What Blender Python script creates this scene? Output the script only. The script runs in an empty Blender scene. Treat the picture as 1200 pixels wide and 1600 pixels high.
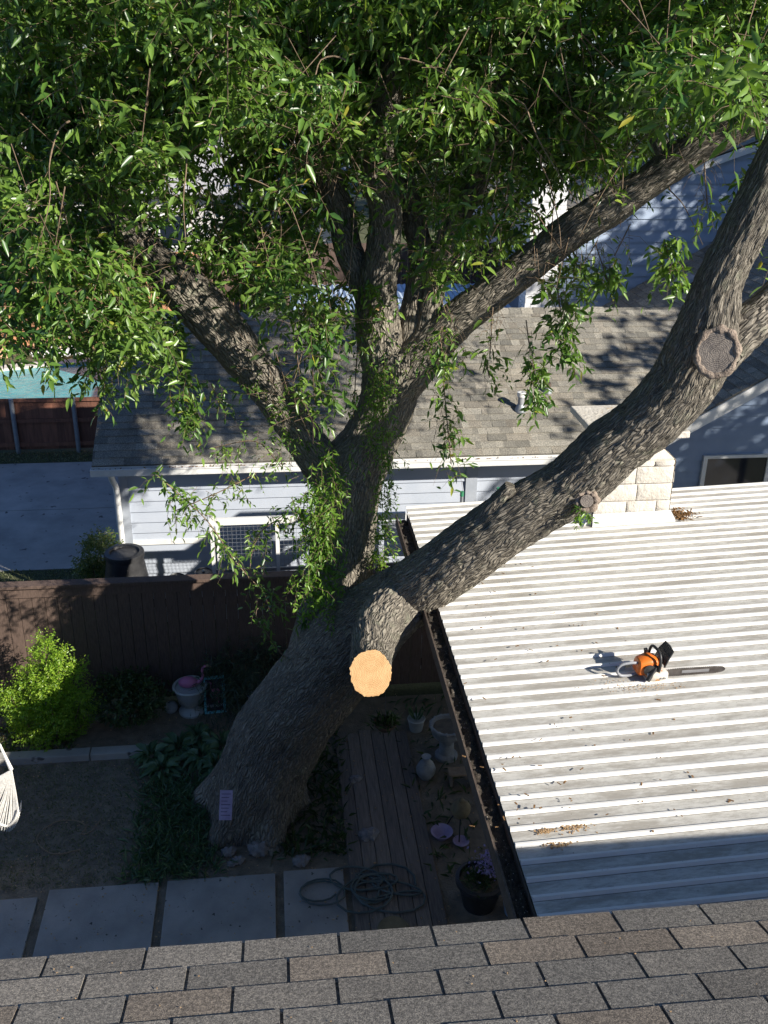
import bpy, bmesh, math, random
import numpy as np
from mathutils import Vector, Matrix, noise
rng = np.random.default_rng(7); random.seed(7)
C = bpy.context.scene
# ------------------------------------------------------------ camera
H = 7.2; FPX = 1550.0
P_, YW, RL = math.radians(24.2), math.radians(6.7), math.radians(-.87)
fw = Vector((math.sin(YW)*math.cos(P_), math.cos(YW)*math.cos(P_), -math.sin(P_)))
rt = fw.cross(Vector((0, 0, 1))).normalized(); dn = fw.cross(rt)
RX = math.cos(RL)*rt + math.sin(RL)*dn; DX = -math.sin(RL)*rt + math.cos(RL)*dn
cd = bpy.data.cameras.new('camera'); cam = bpy.data.objects.new('camera', cd); C.collection.objects.link(cam)
M = Matrix((RX, -DX, -fw)).transposed().to_4x4(); M.translation = Vector((0, 0, H)); cam.matrix_world = M
cd.sensor_fit = 'VERTICAL'; cd.sensor_height = 36; cd.sensor_width = 27; cd.lens = 36*FPX/1600
cd.clip_start = .05; cd.clip_end = 2000
C.camera = cam
C.render.resolution_x = 768; C.render.resolution_y = 1024
# ------------------------------------------------------------ light
SD = Vector((1.45, -1.26, 1.0)).normalized()          # towards the sun
elev = math.asin(SD.z); azim = math.atan2(SD.x, SD.y)
w = bpy.data.worlds.new('World'); C.world = w; w.use_nodes = True
nt = w.node_tree; bg = nt.nodes['Background']
sk = nt.nodes.new('ShaderNodeTexSky'); sk.sky_type = 'NISHITA'; sk.sun_disc = False
sk.sun_elevation = elev; sk.sun_rotation = azim; sk.altitude = 100; sk.air_density = 1.0; sk.dust_density = .4; sk.ozone_density = 3.5
mxs = nt.nodes.new('ShaderNodeMixRGB'); mxs.blend_type = 'MULTIPLY'; mxs.inputs[0].default_value = 1; mxs.inputs[2].default_value = (.85, .97, 1.22, 1)
nt.links.new(sk.outputs[0], mxs.inputs[1]); nt.links.new(mxs.outputs[0], bg.inputs[0]); bg.inputs[1].default_value = .058
sl = bpy.data.lights.new('sun', 'SUN'); sl.energy = 5.0; sl.angle = math.radians(.53); sl.color = (1, .94, .84)
so = bpy.data.objects.new('sun', sl); C.collection.objects.link(so); so.rotation_euler = SD.to_track_quat('Z', 'Y').to_euler()
C.view_settings.view_transform = 'Standard'; C.view_settings.look = 'None'; C.view_settings.exposure = .75; C.view_settings.gamma = 1
# ------------------------------------------------------------ helpers
def ray(x, y): x = float(x); y = float(y); return (x-600)/FPX*RX + (y-800)/FPX*DX + fw
def at(x, y, Y): Y = float(Y); d = ray(x, y); return d*(Y/d.y) + Vector((0, 0, H))
def gz(x, y, Z=0.0): d = ray(x, y); return d*((Z-H)/d.z) + Vector((0, 0, H))
def link(o, parent=None):
    C.collection.objects.link(o)
    if parent is not None: o.parent = parent
    return o
def tag(o, label=None, cat=None, group=None, kind=None):
    for k, v in (('label', label), ('category', cat), ('group', group), ('kind', kind)):
        if v: o[k] = v
    return o
def thing(name, loc, label, cat, group=None, rz=0):
    o = bpy.data.objects.new(name, None); o.empty_display_size = .1; o.location = loc; o.rotation_euler = (0, 0, rz)
    link(o); return tag(o, label, cat, group)
def copy_tree(o, parent=None):
    c = o.copy(); link(c, parent)
    for ch in list(o.children): copy_tree(ch, c)
    return c
class MB:
    """collects shapes for one mesh"""
    def __init__(s, off=(0, 0, 0)): s.v = []; s.f = []; s.c = []; s.o = Vector(off)
    def add(s, vs, fs, col=None):
        n = len(s.v); s.v += [tuple(Vector(v)-s.o) for v in vs]; s.f += [tuple(i+n for i in f) for f in fs]
        s.c += [col if col is not None else (.5, .5, .5)]*len(fs); return s
    def box(s, c, d, R=None, taper=1.0, col=None):
        vs = []
        for z in (-1, 1):
            t = taper if z > 0 else 1
            for x, y in ((-1, -1), (1, -1), (1, 1), (-1, 1)):
                p = Vector((x*d[0]/2*t, y*d[1]/2*t, z*d[2]/2))
                if R is not None: p = R @ p
                vs.append(p+Vector(c))
        return s.add(vs, [(3, 2, 1, 0), (4, 5, 6, 7), (0, 1, 5, 4), (1, 2, 6, 5), (2, 3, 7, 6), (3, 0, 4, 7)], col)
    def bb(s, a, b, col=None):
        a = Vector(a); b = Vector(b); return s.box((a+b)/2, b-a, col=col)
    def bar(s, a, b, w_, h_, up=(0, 0, 1), col=None):
        a = Vector(a); b = Vector(b); d = b-a; L = d.length; d.normalize(); u = Vector(up); sx = d.cross(u)
        if sx.length < 1e-4: sx = d.cross(Vector((0, 1, 0)))
        sx.normalize(); u = sx.cross(d)
        R = Matrix((d, -sx, u)).transposed(); return s.box((a+b)/2, (L, w_, h_), R, col=col)
    def tube(s, pts, r, n=8, cap=True, col=None):
        pts = [Vector(p) for p in pts]; rs = r if hasattr(r, '__len__') else [r]*len(pts)
        t0 = (pts[1]-pts[0]).normalized(); a = t0.orthogonal().normalized(); vs = []; fs = []
        for i, p in enumerate(pts):
            t = (pts[min(i+1, len(pts)-1)]-pts[max(i-1, 0)]).normalized()
            a = (a - t*a.dot(t)).normalized(); b = t.cross(a)
            for k in range(n):
                th = 2*math.pi*k/n; vs.append(p+(a*math.cos(th)+b*math.sin(th))*rs[i])
        for i in range(len(pts)-1):
            for k in range(n):
                k2 = (k+1) % n; fs.append((i*n+k, i*n+k2, (i+1)*n+k2, (i+1)*n+k))
        if cap: fs.append(tuple(range(n-1, -1, -1))); fs.append(tuple((len(pts)-1)*n+k for k in range(n)))
        return s.add(vs, fs, col)
    def lathe(s, prof, c=(0, 0, 0), n=28, R=None, sx=1, sy=1, col=None):
        vs = []; fs = []
        for (r, z) in prof:
            for k in range(n):
                th = 2*math.pi*k/n; p = Vector((r*math.cos(th)*sx, r*math.sin(th)*sy, z))
                if R is not None: p = R @ p
                vs.append(p+Vector(c))
        for i in range(len(prof)-1):
            for k in range(n):
                k2 = (k+1) % n; fs.append((i*n+k, i*n+k2, (i+1)*n+k2, (i+1)*n+k))
        fs.append(tuple(range(n-1, -1, -1))); fs.append(tuple((len(prof)-1)*n+k for k in range(n)))
        return s.add(vs, fs, col)
    def ball(s, c, r, n=16, m=10, nz=0.0, sc=(1, 1, 1), col=None):
        vs = []; fs = []; c = Vector(c)
        for i in range(m+1):
            ph = math.pi*i/m
            for k in range(n):
                th = 2*math.pi*k/n; d = Vector((math.sin(ph)*math.cos(th)*sc[0], math.sin(ph)*math.sin(th)*sc[1], math.cos(ph)*sc[2]))
                rr = r*(1+nz*noise.noise(d*2.3+c*7)) ; vs.append(c+d*rr)
        for i in range(m):
            for k in range(n):
                k2 = (k+1) % n; fs.append((i*n+k, (i+1)*n+k, (i+1)*n+k2, i*n+k2))
        return s.add(vs, fs, col)
    def build(s, name, mat, parent=None, smooth=False, bevel=0, colors=False):
        me = bpy.data.meshes.new(name); me.from_pydata(s.v, [], s.f); me.materials.append(mat)
        if smooth: me.shade_smooth()
        if colors:
            at_ = me.attributes.new('tint', 'FLOAT_COLOR', 'FACE')
            at_.data.foreach_set('color', np.array([tuple(c)+(1,) for c in s.c], dtype=np.float32).ravel())
        me.validate(); me.update()
        o = bpy.data.objects.new(name, me); link(o, parent)
        if bevel:
            b = o.modifiers.new('bevel', 'BEVEL'); b.width = bevel; b.segments = 2; b.limit_method = 'ANGLE'; b.angle_limit = .7
        if smooth:
            me.set_sharp_from_angle(angle=math.radians(48))
        return o
def npmesh(name, V, F, mat, parent=None, smooth=False):
    """V (n,3), F (m,4) or (m,3) numpy"""
    me = bpy.data.meshes.new(name); k = F.shape[1]
    me.vertices.add(len(V)); me.vertices.foreach_set('co', V.astype(np.float32).ravel())
    me.loops.add(F.size); me.loops.foreach_set('vertex_index', F.astype(np.int32).ravel())
    me.polygons.add(len(F)); me.polygons.foreach_set('loop_start', np.arange(0, F.size, k, dtype=np.int32))
    me.polygons.foreach_set('loop_total', np.full(len(F), k, dtype=np.int32))
    if smooth: me.polygons.foreach_set('use_smooth', np.ones(len(F), dtype=bool))
    me.update(calc_edges=True); me.materials.append(mat)
    return link(bpy.data.objects.new(name, me), parent)
# ------------------------------------------------------------ materials
class NT:
    def __init__(s, name):
        s.m = bpy.data.materials.new(name); s.m.use_nodes = True; s.t = s.m.node_tree; s.p = s.t.nodes['Principled BSDF']
    def n(s, typ, **kw):
        nd = s.t.nodes.new('ShaderNode'+typ)
        for k, v in kw.items():
            if k in nd.inputs: nd.inputs[k].default_value = v
            else: setattr(nd, k, v)
        return nd
    def l(s, a, b): s.t.links.new(a, b)
    def coord(s, scale=(1, 1, 1), rot=(0, 0, 0), which='Object'):
        tc = s.n('TexCoord'); mp = s.n('Mapping'); mp.inputs['Scale'].default_value = scale; mp.inputs['Rotation'].default_value = rot
        s.l(tc.outputs[which], mp.inputs[0]); return mp.outputs[0]
    def noise(s, co, scale, detail=4, rough=.6):
        n_ = s.n('TexNoise'); n_.inputs['Scale'].default_value = scale; n_.inputs['Detail'].default_value = detail; n_.inputs['Roughness'].default_value = rough
        s.l(co, n_.inputs['Vector']); return n_.outputs['Fac']
    def ramp(s, fac, stops):
        r = s.n('ValToRGB'); e = r.color_ramp.elements
        while len(e) < len(stops): e.new(.5)
        for i, (p, c) in enumerate(stops): e[i].position = p; e[i].color = tuple(c)+(1,) if len(c) == 3 else c
        s.l(fac, r.inputs[0]); return r.outputs[0]
    def mix(s, fac, a, b, mode='MIX'):
        m = s.n('MixRGB'); m.blend_type = mode
        for i, v in ((0, fac), (1, a), (2, b)):
            if hasattr(v, 'is_linked') or hasattr(v, 'links'): s.l(v, m.inputs[i])
            else: m.inputs[i].default_value = v if i == 0 else tuple(v)+(1,)
        return m.outputs[0]
    def bump(s, h, strength=.5, dist=.01, prev=None):
        b = s.n('Bump'); b.inputs['Strength'].default_value = strength; b.inputs['Distance'].default_value = dist
        s.l(h, b.inputs['Height'])
        if prev is not None: s.l(prev, b.inputs['Normal'])
        return b.outputs[0]
    def done(s, color=None, rough=.8, normal=None, metal=0, spec=None):
        if color is not None:
            if hasattr(color, 'links'): s.l(color, s.p.inputs['Base Color'])
            else: s.p.inputs['Base Color'].default_value = tuple(color)+(1,)
        if hasattr(rough, 'links'): s.l(rough, s.p.inputs['Roughness'])
        else: s.p.inputs['Roughness'].default_value = rough
        if normal is not None: s.l(normal, s.p.inputs['Normal'])
        s.p.inputs['Metallic'].default_value = metal
        if spec is not None: s.p.inputs['Specular IOR Level'].default_value = spec
        return s.m
def mk(name, c1, c2, scale=8, rough=.8, bump=.3, bs=None, stretch=(1, 1, 1), metal=0, dist=.01, speck=None, detail=5, spec=None, isl=False):
    t = NT(name); co = t.coord(stretch); f = t.noise(co, scale, detail)
    col = t.ramp(f, [(.3, c1), (.7, c2)])
    if speck:
        g = t.noise(co, speck[1], 2); k = t.ramp(g, [(speck[2], (0, 0, 0)), (speck[2]+.05, (1, 1, 1))]); col = t.mix(k, col, speck[0])
    if isl: g_ = t.n('NewGeometry'); col = t.mix(1, col, t.ramp(g_.outputs['Random Per Island'], [(0, (.66, .66, .68)), (1, (1.25, 1.2, 1.15))]), 'MULTIPLY')
    nb = t.bump(t.noise(co, bs or scale*3, 4), bump, dist) if bump else None
    return t.done(col, rough, nb, metal, spec)
def shingle_mat(name, dark, light, gran=260, brown=.35, hl=1.0):
    t = NT(name); co = t.coord(); a = t.n('Attribute'); a.attribute_name = 'tint'
    sep = t.n('SeparateColor'); t.l(a.outputs['Color'], sep.inputs[0])
    base = t.ramp(sep.outputs[0], [(0, dark), (.55, [(d+l)/2 for d, l in zip(dark, light)]), (1, light)])
    warm = t.mix(sep.outputs[1], base, (light[0]*1.05, light[1]*.86, light[2]*.7)); base = t.mix(brown, base, warm)
    gr = t.noise(co, gran, 2, .8); gr2 = t.noise(co, gran*.38, 3, .8); g2 = t.ramp(t.mix(.5, gr, gr2), [(.38, (.4, .4, .4)), (.5, (.95, .95, .95)), (.6, (1.9*hl, 1.85*hl, 1.75*hl))])
    base = t.mix(1.0, base, g2, 'MULTIPLY')
    st = t.noise(co, 1.7, 5); s2 = t.ramp(st, [(.3, (.8, .8, .8)), (.65, (1.08, 1.07, 1.04))]); base = t.mix(1.0, base, s2, 'MULTIPLY')
    return t.done(base, .92, t.bump(gr, .55, .004), spec=.25)
def bark_mat(name):
    t = NT(name); uv = t.n('UVMap'); uv.uv_map = 'UVMap'
    def mapped(s):
        mp = t.n('Mapping'); mp.inputs['Scale'].default_value = s; t.l(uv.outputs[0], mp.inputs[0]); return mp.outputs[0]
    wob = t.n('TexNoise'); wob.inputs['Scale'].default_value = 5; t.l(uv.outputs[0], wob.inputs['Vector'])
    def warped(s):
        ad = t.n('VectorMath'); ad.operation = 'MULTIPLY_ADD'; t.l(wob.outputs['Color'], ad.inputs[0]); ad.inputs[1].default_value = (.09, .09, 0); t.l(uv.outputs[0], ad.inputs[2])
        mp = t.n('Mapping'); mp.inputs['Scale'].default_value = s; t.l(ad.outputs[0], mp.inputs[0]); return mp.outputs[0]
    vo = t.n('TexVoronoi'); vo.feature = 'DISTANCE_TO_EDGE'; vo.inputs['Scale'].default_value = 1; t.l(warped((40, 9, 1)), vo.inputs['Vector'])
    vr = t.ramp(vo.outputs['Distance'], [(0, (0, 0, 0)), (.28, (1, 1, 1))])
    fine = t.noise(mapped((60, 26, 1)), 1.2, 5, .65)
    big = t.noise(t.coord(), 1.6, 5)
    col = t.ramp(fine, [(.25, (.17, .152, .128)), (.5, (.29, .262, .222)), (.75, (.42, .39, .335))])
    col = t.mix(1, col, t.ramp(big, [(.3, (.72, .72, .7)), (.7, (1.15, 1.12, 1.05))]), 'MULTIPLY')
    lich = t.ramp(t.noise(t.coord(), 9, 6), [(.56, (0, 0, 0)), (.7, (.5, .5, .5))]); col = t.mix(lich, col, (.3, .32, .22))
    col = t.mix(t.ramp(vo.outputs['Distance'], [(0, (.45, .45, .45)), (.12, (0, 0, 0))]), col, (.07, .055, .045))
    n1 = t.bump(vr, 1.0, .022); n2 = t.bump(fine, .7, .008, n1)
    return t.done(col, .9, n2, spec=.2)
def leaf_mat(name, stops, trans=.27, rough=.34, spec=.5):
    t = NT(name); g = t.n('NewGeometry'); col = t.ramp(g.outputs['Random Per Island'], stops)
    nf = t.noise(t.coord(), 1.5, 3); col = t.mix(t.ramp(nf, [(.42, (0, 0, 0)), (.62, (.55, .55, .55))]), col, stops[-2][1])
    t.l(col, t.p.inputs['Base Color']); t.p.inputs['Roughness'].default_value = rough; t.p.inputs['Specular IOR Level'].default_value = spec
    tr = t.n('BsdfTranslucent'); br = t.mix(1, col, (1.6, 1.7, .7), 'MULTIPLY'); t.l(br, tr.inputs[0])
    mx = t.n('MixShader'); mx.inputs[0].default_value = trans; t.l(t.p.outputs[0], mx.inputs[1]); t.l(tr.outputs[0], mx.inputs[2])
    t.l(mx.outputs[0], t.t.nodes['Material Output'].inputs['Surface']); return t.m
MT = {}
MT['leaf'] = leaf_mat('crown_leaves', [(0, (.026, .07, .018)), (.35, (.055, .135, .027)), (.7, (.115, .215, .036)), (.985, (.2, .31, .055)), (1, (.42, .34, .04))])
MT['leaf2'] = leaf_mat('sprout_leaves', [(0, (.06, .14, .025)), (.5, (.12, .24, .035)), (.98, (.22, .36, .05)), (1, (.3, .4, .06))], .4)
MT['leafbg'] = leaf_mat('background_leaves', [(0, (.03, .06, .02)), (.6, (.06, .1, .03)), (1, (.1, .15, .045))], .3)
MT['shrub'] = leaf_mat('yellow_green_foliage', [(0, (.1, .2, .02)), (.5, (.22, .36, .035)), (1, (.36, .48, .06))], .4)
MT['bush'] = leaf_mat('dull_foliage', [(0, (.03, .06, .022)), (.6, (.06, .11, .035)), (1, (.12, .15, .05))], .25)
MT['boxb'] = leaf_mat('corner_bush_foliage', [(0, (.05, .1, .025)), (.6, (.1, .17, .04)), (.9, (.2, .22, .08)), (1, (.34, .24, .12))], .3)
MT['hosta'] = leaf_mat('hosta_foliage', [(0, (.07, .13, .06)), (.6, (.11, .19, .09)), (1, (.2, .28, .15))], .2)
MT['grass'] = leaf_mat('grass_blades', [(0, (.09, .12, .05)), (.5, (.15, .18, .08)), (1, (.32, .3, .18))], .25)
MT['bark'] = bark_mat('furrowed_bark')
MT['twig'] = mk('twig_bark', (.12, .08, .05), (.28, .2, .13), 30, .85)
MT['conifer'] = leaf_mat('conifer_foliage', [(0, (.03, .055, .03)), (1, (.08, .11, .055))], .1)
MT['shingle_near'] = shingle_mat('near_shingles', (.135, .13, .122), (.235, .22, .2), 240, .42)
MT['shingle_far'] = shingle_mat('far_shingles', (.15, .145, .13), (.3, .285, .25), 190, .15)
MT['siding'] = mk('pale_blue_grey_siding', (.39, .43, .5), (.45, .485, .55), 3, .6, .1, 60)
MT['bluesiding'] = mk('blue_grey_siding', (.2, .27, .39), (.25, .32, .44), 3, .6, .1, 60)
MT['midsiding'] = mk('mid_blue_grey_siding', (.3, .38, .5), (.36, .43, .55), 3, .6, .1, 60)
MT['white'] = mk('white_trim_paint', (.68, .68, .66), (.8, .79, .77), 9, .5, .12, 50)
MT['bluetrim'] = mk('grey_blue_trim', (.3, .33, .38), (.38, .41, .46), 6, .6, .1)
MT['fence'] = mk('dark_brown_fence_stain', (.075, .05, .038), (.15, .1, .078), 14, .85, .4, 40, (6, 6, .7))
MT['cedar'] = mk('orange_cedar_boards', (.42, .2, .1), (.62, .32, .17), 4, .8, .3, 20, (4, 4, .5), isl=True)
MT['redfence'] = mk('reddish_cedar_boards', (.14, .062, .04), (.25, .11, .07), 5, .8, .3, 20, (5, 5, .6), isl=True)
MT['galv'] = mk('galvanised_steel', (.25, .27, .3), (.36, .38, .4), 12, .5, .1, metal=.5)
MT['concrete'] = mk('weathered_concrete', (.32, .3, .27), (.5, .47, .42), 1.6, .9, .25, 90, speck=((.12, .11, .1), 6, .66))
MT['slab'] = mk('mossy_concrete_slab', (.3, .28, .25), (.48, .44, .39), 2.4, .9, .3, 80, speck=((.07, .07, .06), 17, .68))
MT['soil'] = mk('garden_soil', (.17, .14, .1), (.34, .28, .2), 7, .95, .8, 60, dist=.03, speck=((.22, .18, .13), 60, .66))
MT['stone'] = mk('cream_limestone', (.54, .495, .43), (.68, .635, .565), 5, .85, .7, 24, dist=.02, speck=((.5, .4, .28), 7, .66))
MT['mortar'] = mk('pale_mortar', (.56, .51, .43), (.68, .62, .54), 20, .95, .6)
MT['deck'] = mk('weathered_deck_wood', (.16, .135, .11), (.32, .27, .22), 9, .85, .5, 40, (8, .6, 1), isl=True)
MT['woodpale'] = mk('tan_lumber', (.25, .17, .1), (.42, .3, .19), 9, .8, .3, 40, (2, 2, .5))
MT['black'] = mk('black_plastic', (.018, .018, .02), (.05, .05, .052), 6, .42, .15, 60, speck=((.14, .13, .12), 22, .68))
MT['saw_orange'] = mk('orange_plastic', (.75, .16, .02), (.85, .22, .03), 9, .38, .05)
MT['saw_black'] = mk('black_nylon', (.015, .015, .015), (.04, .04, .04), 30, .45, .1)
MT['saw_grey'] = mk('dusty_grey_cover', (.5, .47, .42), (.66, .6, .5), 18, .6, .3, speck=((.5, .27, .12), 25, .6))
MT['bar'] = mk('oiled_guide_bar', (.1, .085, .075), (.22, .2, .19), 14, .35, .1, metal=.7)
MT['steel'] = mk('bright_steel', (.5, .5, .52), (.66, .66, .68), 20, .3, .05, metal=.8)
MT['dust'] = mk('sawdust', (.5, .3, .14), (.72, .5, .28), 60, .95, 1, 200, dist=.02)
MT['rust'] = mk('rotting_leaf_litter', (.16, .08, .03), (.42, .24, .1), 50, .95, 1, 120, dist=.02)
MT['litter'] = mk('gutter_debris', (.02, .016, .012), (.1, .08, .06), 40, .95, 1, 120, dist=.02, speck=((.6, .56, .5), 90, .67))
MT['fascia'] = mk('dark_brown_fascia', (.055, .04, .03), (.12, .09, .07), 20, .8, .3, speck=((.45, .42, .38), 70, .7))
MT['ceramic'] = mk('grey_glazed_pot', (.4, .42, .4), (.58, .6, .57), 5, .5, .1)
MT['pink'] = mk('pink_plastic', (.62, .18, .36), (.75, .28, .45), 8, .45, .05)
MT['turq'] = mk('turquoise_frame', (.1, .55, .62), (.35, .8, .84), 34, .5, .1)
MT['darkpanel'] = mk('dark_sign_panel', (.03, .02, .04), (.09, .06, .09), 12, .5)
MT['paleblue'] = mk('pale_blue_enamel', (.4, .5, .66), (.6, .68, .8), 9, .4)
MT['greystone'] = mk('grey_cast_stone', (.26, .27, .27), (.44, .45, .44), 12, .9, .6)
MT['lilac'] = mk('lilac_panel', (.36, .27, .42), (.55, .44, .6), 9, .7, .1)
MT['lilacink'] = mk('dark_ink', (.14, .1, .17), (.22, .16, .26), 9, .7, 0)
MT['hose'] = mk('grey_green_hose', (.07, .09, .085), (.13, .16, .145), 9, .5)
MT['terracotta'] = mk('brown_terracotta', (.16, .1, .07), (.28, .19, .13), 9, .85, .3)
MT['gourd'] = mk('dry_gourd', (.16, .12, .06), (.3, .24, .13), 7, .7, .2)
MT['lav'] = leaf_mat('lavender_petals', [(0, (.25, .2, .5)), (1, (.5, .42, .75))], .2)
MT['rope'] = mk('white_cotton', (.62, .6, .56), (.82, .8, .76), 60, .9, .6)
MT['rock'] = mk('pale_garden_rock', (.2, .18, .17), (.42, .39, .37), 8, .9, .8, dist=.03)
MT['orangerock'] = mk('orange_boulder_stone', (.5, .27, .13), (.75, .48, .3), 3, .9, .9, dist=.05)
MT['glass'] = NT('window_glass').done((.012, .018, .03), .06, spec=.6)
MT['screen'] = mk('dark_insect_screen', (.015, .018, .025), (.03, .035, .045), 60, .5, .1)
MT['whitebrick'] = mk('white_painted_brick', (.66, .66, .67), (.8, .8, .8), 6, .6, .2)
MT['greyroof'] = mk('pale_grey_roofing', (.3, .3, .31), (.44, .43, .43), 5, .9, .4)
MT['offwall'] = mk('off_white_render', (.5, .48, .46), (.62, .6, .58), 3, .8, .2)
MT['bluemetal'] = mk('blue_grey_metal_sheet', (.4, .5, .62), (.52, .6, .7), 5, .4, .1, metal=.2)
MT['pipe'] = mk('grey_vent_pipe', (.22, .23, .25), (.34, .35, .37), 12, .5, .1)
def wood_end(name, pale, ring, sc, crack=.0):
    t = NT(name); co = t.coord(); mp = t.n('Mapping'); t.l(co, mp.inputs[0])
    wv = t.n('TexWave'); wv.wave_type = 'RINGS'; wv.rings_direction = 'SPHERICAL'; wv.inputs['Scale'].default_value = sc; wv.inputs['Distortion'].default_value = 1.6; wv.inputs['Detail Scale'].default_value = .35; wv.inputs['Detail'].default_value = 3
    t.l(mp.outputs[0], wv.inputs['Vector']); f = t.noise(co, 14, 5)
    col = t.mix(.4, t.ramp(wv.outputs[0], [(.1, ring), (.7, pale)]), t.ramp(f, [(.35, ring), (.6, pale)])); vo = t.n('TexVoronoi'); vo.feature = 'DISTANCE_TO_EDGE'; vo.inputs['Scale'].default_value = 11; t.l(co, vo.inputs['Vector']); col = t.mix(t.ramp(vo.outputs['Distance'], [(0, (crack,)*3), (.035, (0, 0, 0))]), col, [c*.3 for c in ring]); return t.done(col, .8, t.bump(t.noise(co, 90, 4), .8, .006))
MT['cutfresh'] = wood_end('fresh_cut_wood', (.66, .42, .2), (.46, .25, .1), 26)
MT['cutold'] = wood_end('old_grey_cut_wood', (.33, .28, .23), (.09, .075, .07), 26, .5)
def roofmetal():
    t = NT('dirty_white_metal'); co = t.coord((1, 4, 4)); co2 = t.coord()
    g = t.n('NewGeometry'); sep = t.n('SeparateXYZ'); tc = t.n('TexCoord'); t.l(tc.outputs['Object'], sep.inputs[0])
    f = t.noise(co, 1.3, 9, .75); k = t.ramp(f, [(.42, (1, 1, 1)), (.52, (0, 0, 0))])
    f2 = t.noise(t.coord((2.5, 9, 9)), 4, 8, .8); k2 = t.ramp(f2, [(.46, (0, 0, 0)), (.62, (.8, .8, .8))])
    a = t.n('Attribute'); a.attribute_name = 'tint'; sp = t.n('SeparateColor'); t.l(a.outputs['Color'], sp.inputs[0])
    ln = t.ramp(sp.outputs[1], [(.4, (0, 0, 0)), (.6, (.85, .85, .85))])
    d = t.mix(sp.outputs[0], (0, 0, 0), k); d2 = t.mix(sp.outputs[0], (0, 0, 0), k2)
    col = t.mix(sp.outputs[0], (.78, .765, .73), (.56, .545, .505)); col = t.mix(d, col, (.37, .345, .305)); col = t.mix(d2, col, (.33, .31, .275))
    f3 = t.noise(co2, 60, 2); col = t.mix(t.ramp(f3, [(.72, (0, 0, 0)), (.76, (.8, .8, .8))]), col, (.1, .09, .07)); col = t.mix(ln, col, (.16, .15, .13))
    return t.done(col, .5, spec=.35)
MT['roofmetal'] = roofmetal()
def groundmat():
    t = NT('ground_earth_and_grass'); co = t.coord(); f = t.noise(co, .5, 8, .65); f2 = t.noise(co, 30, 4, .7)
    col = t.ramp(f, [(.35, (.07, .075, .035)), (.55, (.1, .11, .05)), (.7, (.16, .14, .09))]); col = t.mix(1, col, t.ramp(f2, [(.3, (.6, .6, .6)), (.7, (1.3, 1.3, 1.2))]), 'MULTIPLY')
    return t.done(col, .95, t.bump(f2, .8, .03))
MT['ground'] = groundmat()
def watermat():
    t = NT('pool_water'); co = t.coord(); n_ = t.noise(co, 7, 4); col = t.ramp(t.noise(co, 3, 3), [(.3, (.02, .27, .32)), (.7, (.07, .42, .45))])
    return t.done(col, .08, t.bump(n_, .5, .05), spec=.4)
MT['water'] = watermat()
# ------------------------------------------------------------ foliage machinery
def norm(a): return a/np.maximum(np.linalg.norm(a, axis=-1, keepdims=True), 1e-9)
def leaves(name, P, D, L, W, mat, parent=None, lod=1, drp=.16):
    n = len(P); D = norm(D); up = norm(rng.normal(size=(n, 3))*.75+np.array([0.25, -.2, .8])); S = norm(np.cross(D, up)); N = np.cross(S, D)
    L = L[:, None]; W = W[:, None]
    def pt(s, side, lift): return P + D*L*s + S*W*side + N*lift*W - np.array([0, 0, 1])*L*drp*s*s
    if lod == 1:
        V = np.stack([pt(0, 0, 0), pt(.3, .42, .18), pt(.66, .34, .18), pt(1, 0, 0), pt(.66, -.34, .18), pt(.3, -.42, .18), pt(.3, 0, 0), pt(.66, 0, 0)], 1).reshape(-1, 3)
        F = np.array([(0, 1, 6), (0, 6, 5), (1, 2, 7), (1, 7, 6), (6, 7, 4), (6, 4, 5), (2, 3, 7), (7, 3, 4)]); k = 8
    else:
        V = np.stack([pt(0, 0, 0), pt(.45, .5, .15), pt(1, 0, 0), pt(.45, -.5, .15)], 1).reshape(-1, 3); F = np.array([(0, 1, 2), (0, 2, 3)]); k = 4
    F = (F[None] + (np.arange(n)*k)[:, None, None]).reshape(-1, 3)
    return npmesh(name, V, F, mat, parent)
def sprays(P, D, L, K, ll, droop=.5):
    """twig curves with leaves; returns leaf arrays and twig segment list"""
    n = len(P); s = (np.arange(K)+.6)/K; D = norm(D); L = L[:, None, None]
    g = np.array([0, 0, -1.0])
    pos = P[:, None] + D[:, None]*L*s[None, :, None] + g*L*droop*(s**2)[None, :, None]
    tang = norm(D[:, None] + g*2*droop*s[None, :, None])
    side = norm(np.cross(tang, rng.normal(size=(n, 1, 3)))); sg = np.where(np.arange(K) % 2 == 0, 1, -1)[None, :, None]
    ld = tang*.6 + side*sg*.8 + rng.normal(size=(n, K, 3))*.5 + g*.05
    ll_ = ll*rng.uniform(.65, 1.2, size=(n, K))
    tw = [P, P + D*L[:, 0]*.5 + g*L[:, 0]*droop*.25, P + D*L[:, 0] + g*L[:, 0]*droop]
    return pos.reshape(-1, 3), ld.reshape(-1, 3), ll_.ravel(), tw
def twigmesh(name, segs, r0, mat, parent):
    """segs: list of (A,B,ra,rb) arrays -> three sided tubes"""
    Vs = []; Fs = []; off = 0
    for A, B, ra, rb in segs:
        n = len(A); d = norm(B-A); a = norm(np.cross(d, np.array([.3, .5, .81]))); b = np.cross(d, a)
        ring = lambda Pn, r: np.stack([Pn + (a*math.cos(t)+b*math.sin(t))*r for t in (0, 2.094, 4.189)], 1)
        V = np.concatenate([ring(A, ra), ring(B, rb)], 1).reshape(-1, 3)
        F = np.array([(0, 1, 4, 3), (1, 2, 5, 4), (2, 0, 3, 5)]); F = (F[None]+(np.arange(n)*6)[:, None, None]).reshape(-1, 4)+off
        Vs.append(V); Fs.append(F); off += len(V)
    return npmesh(name, np.concatenate(Vs), np.concatenate(Fs), mat, parent)
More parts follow.
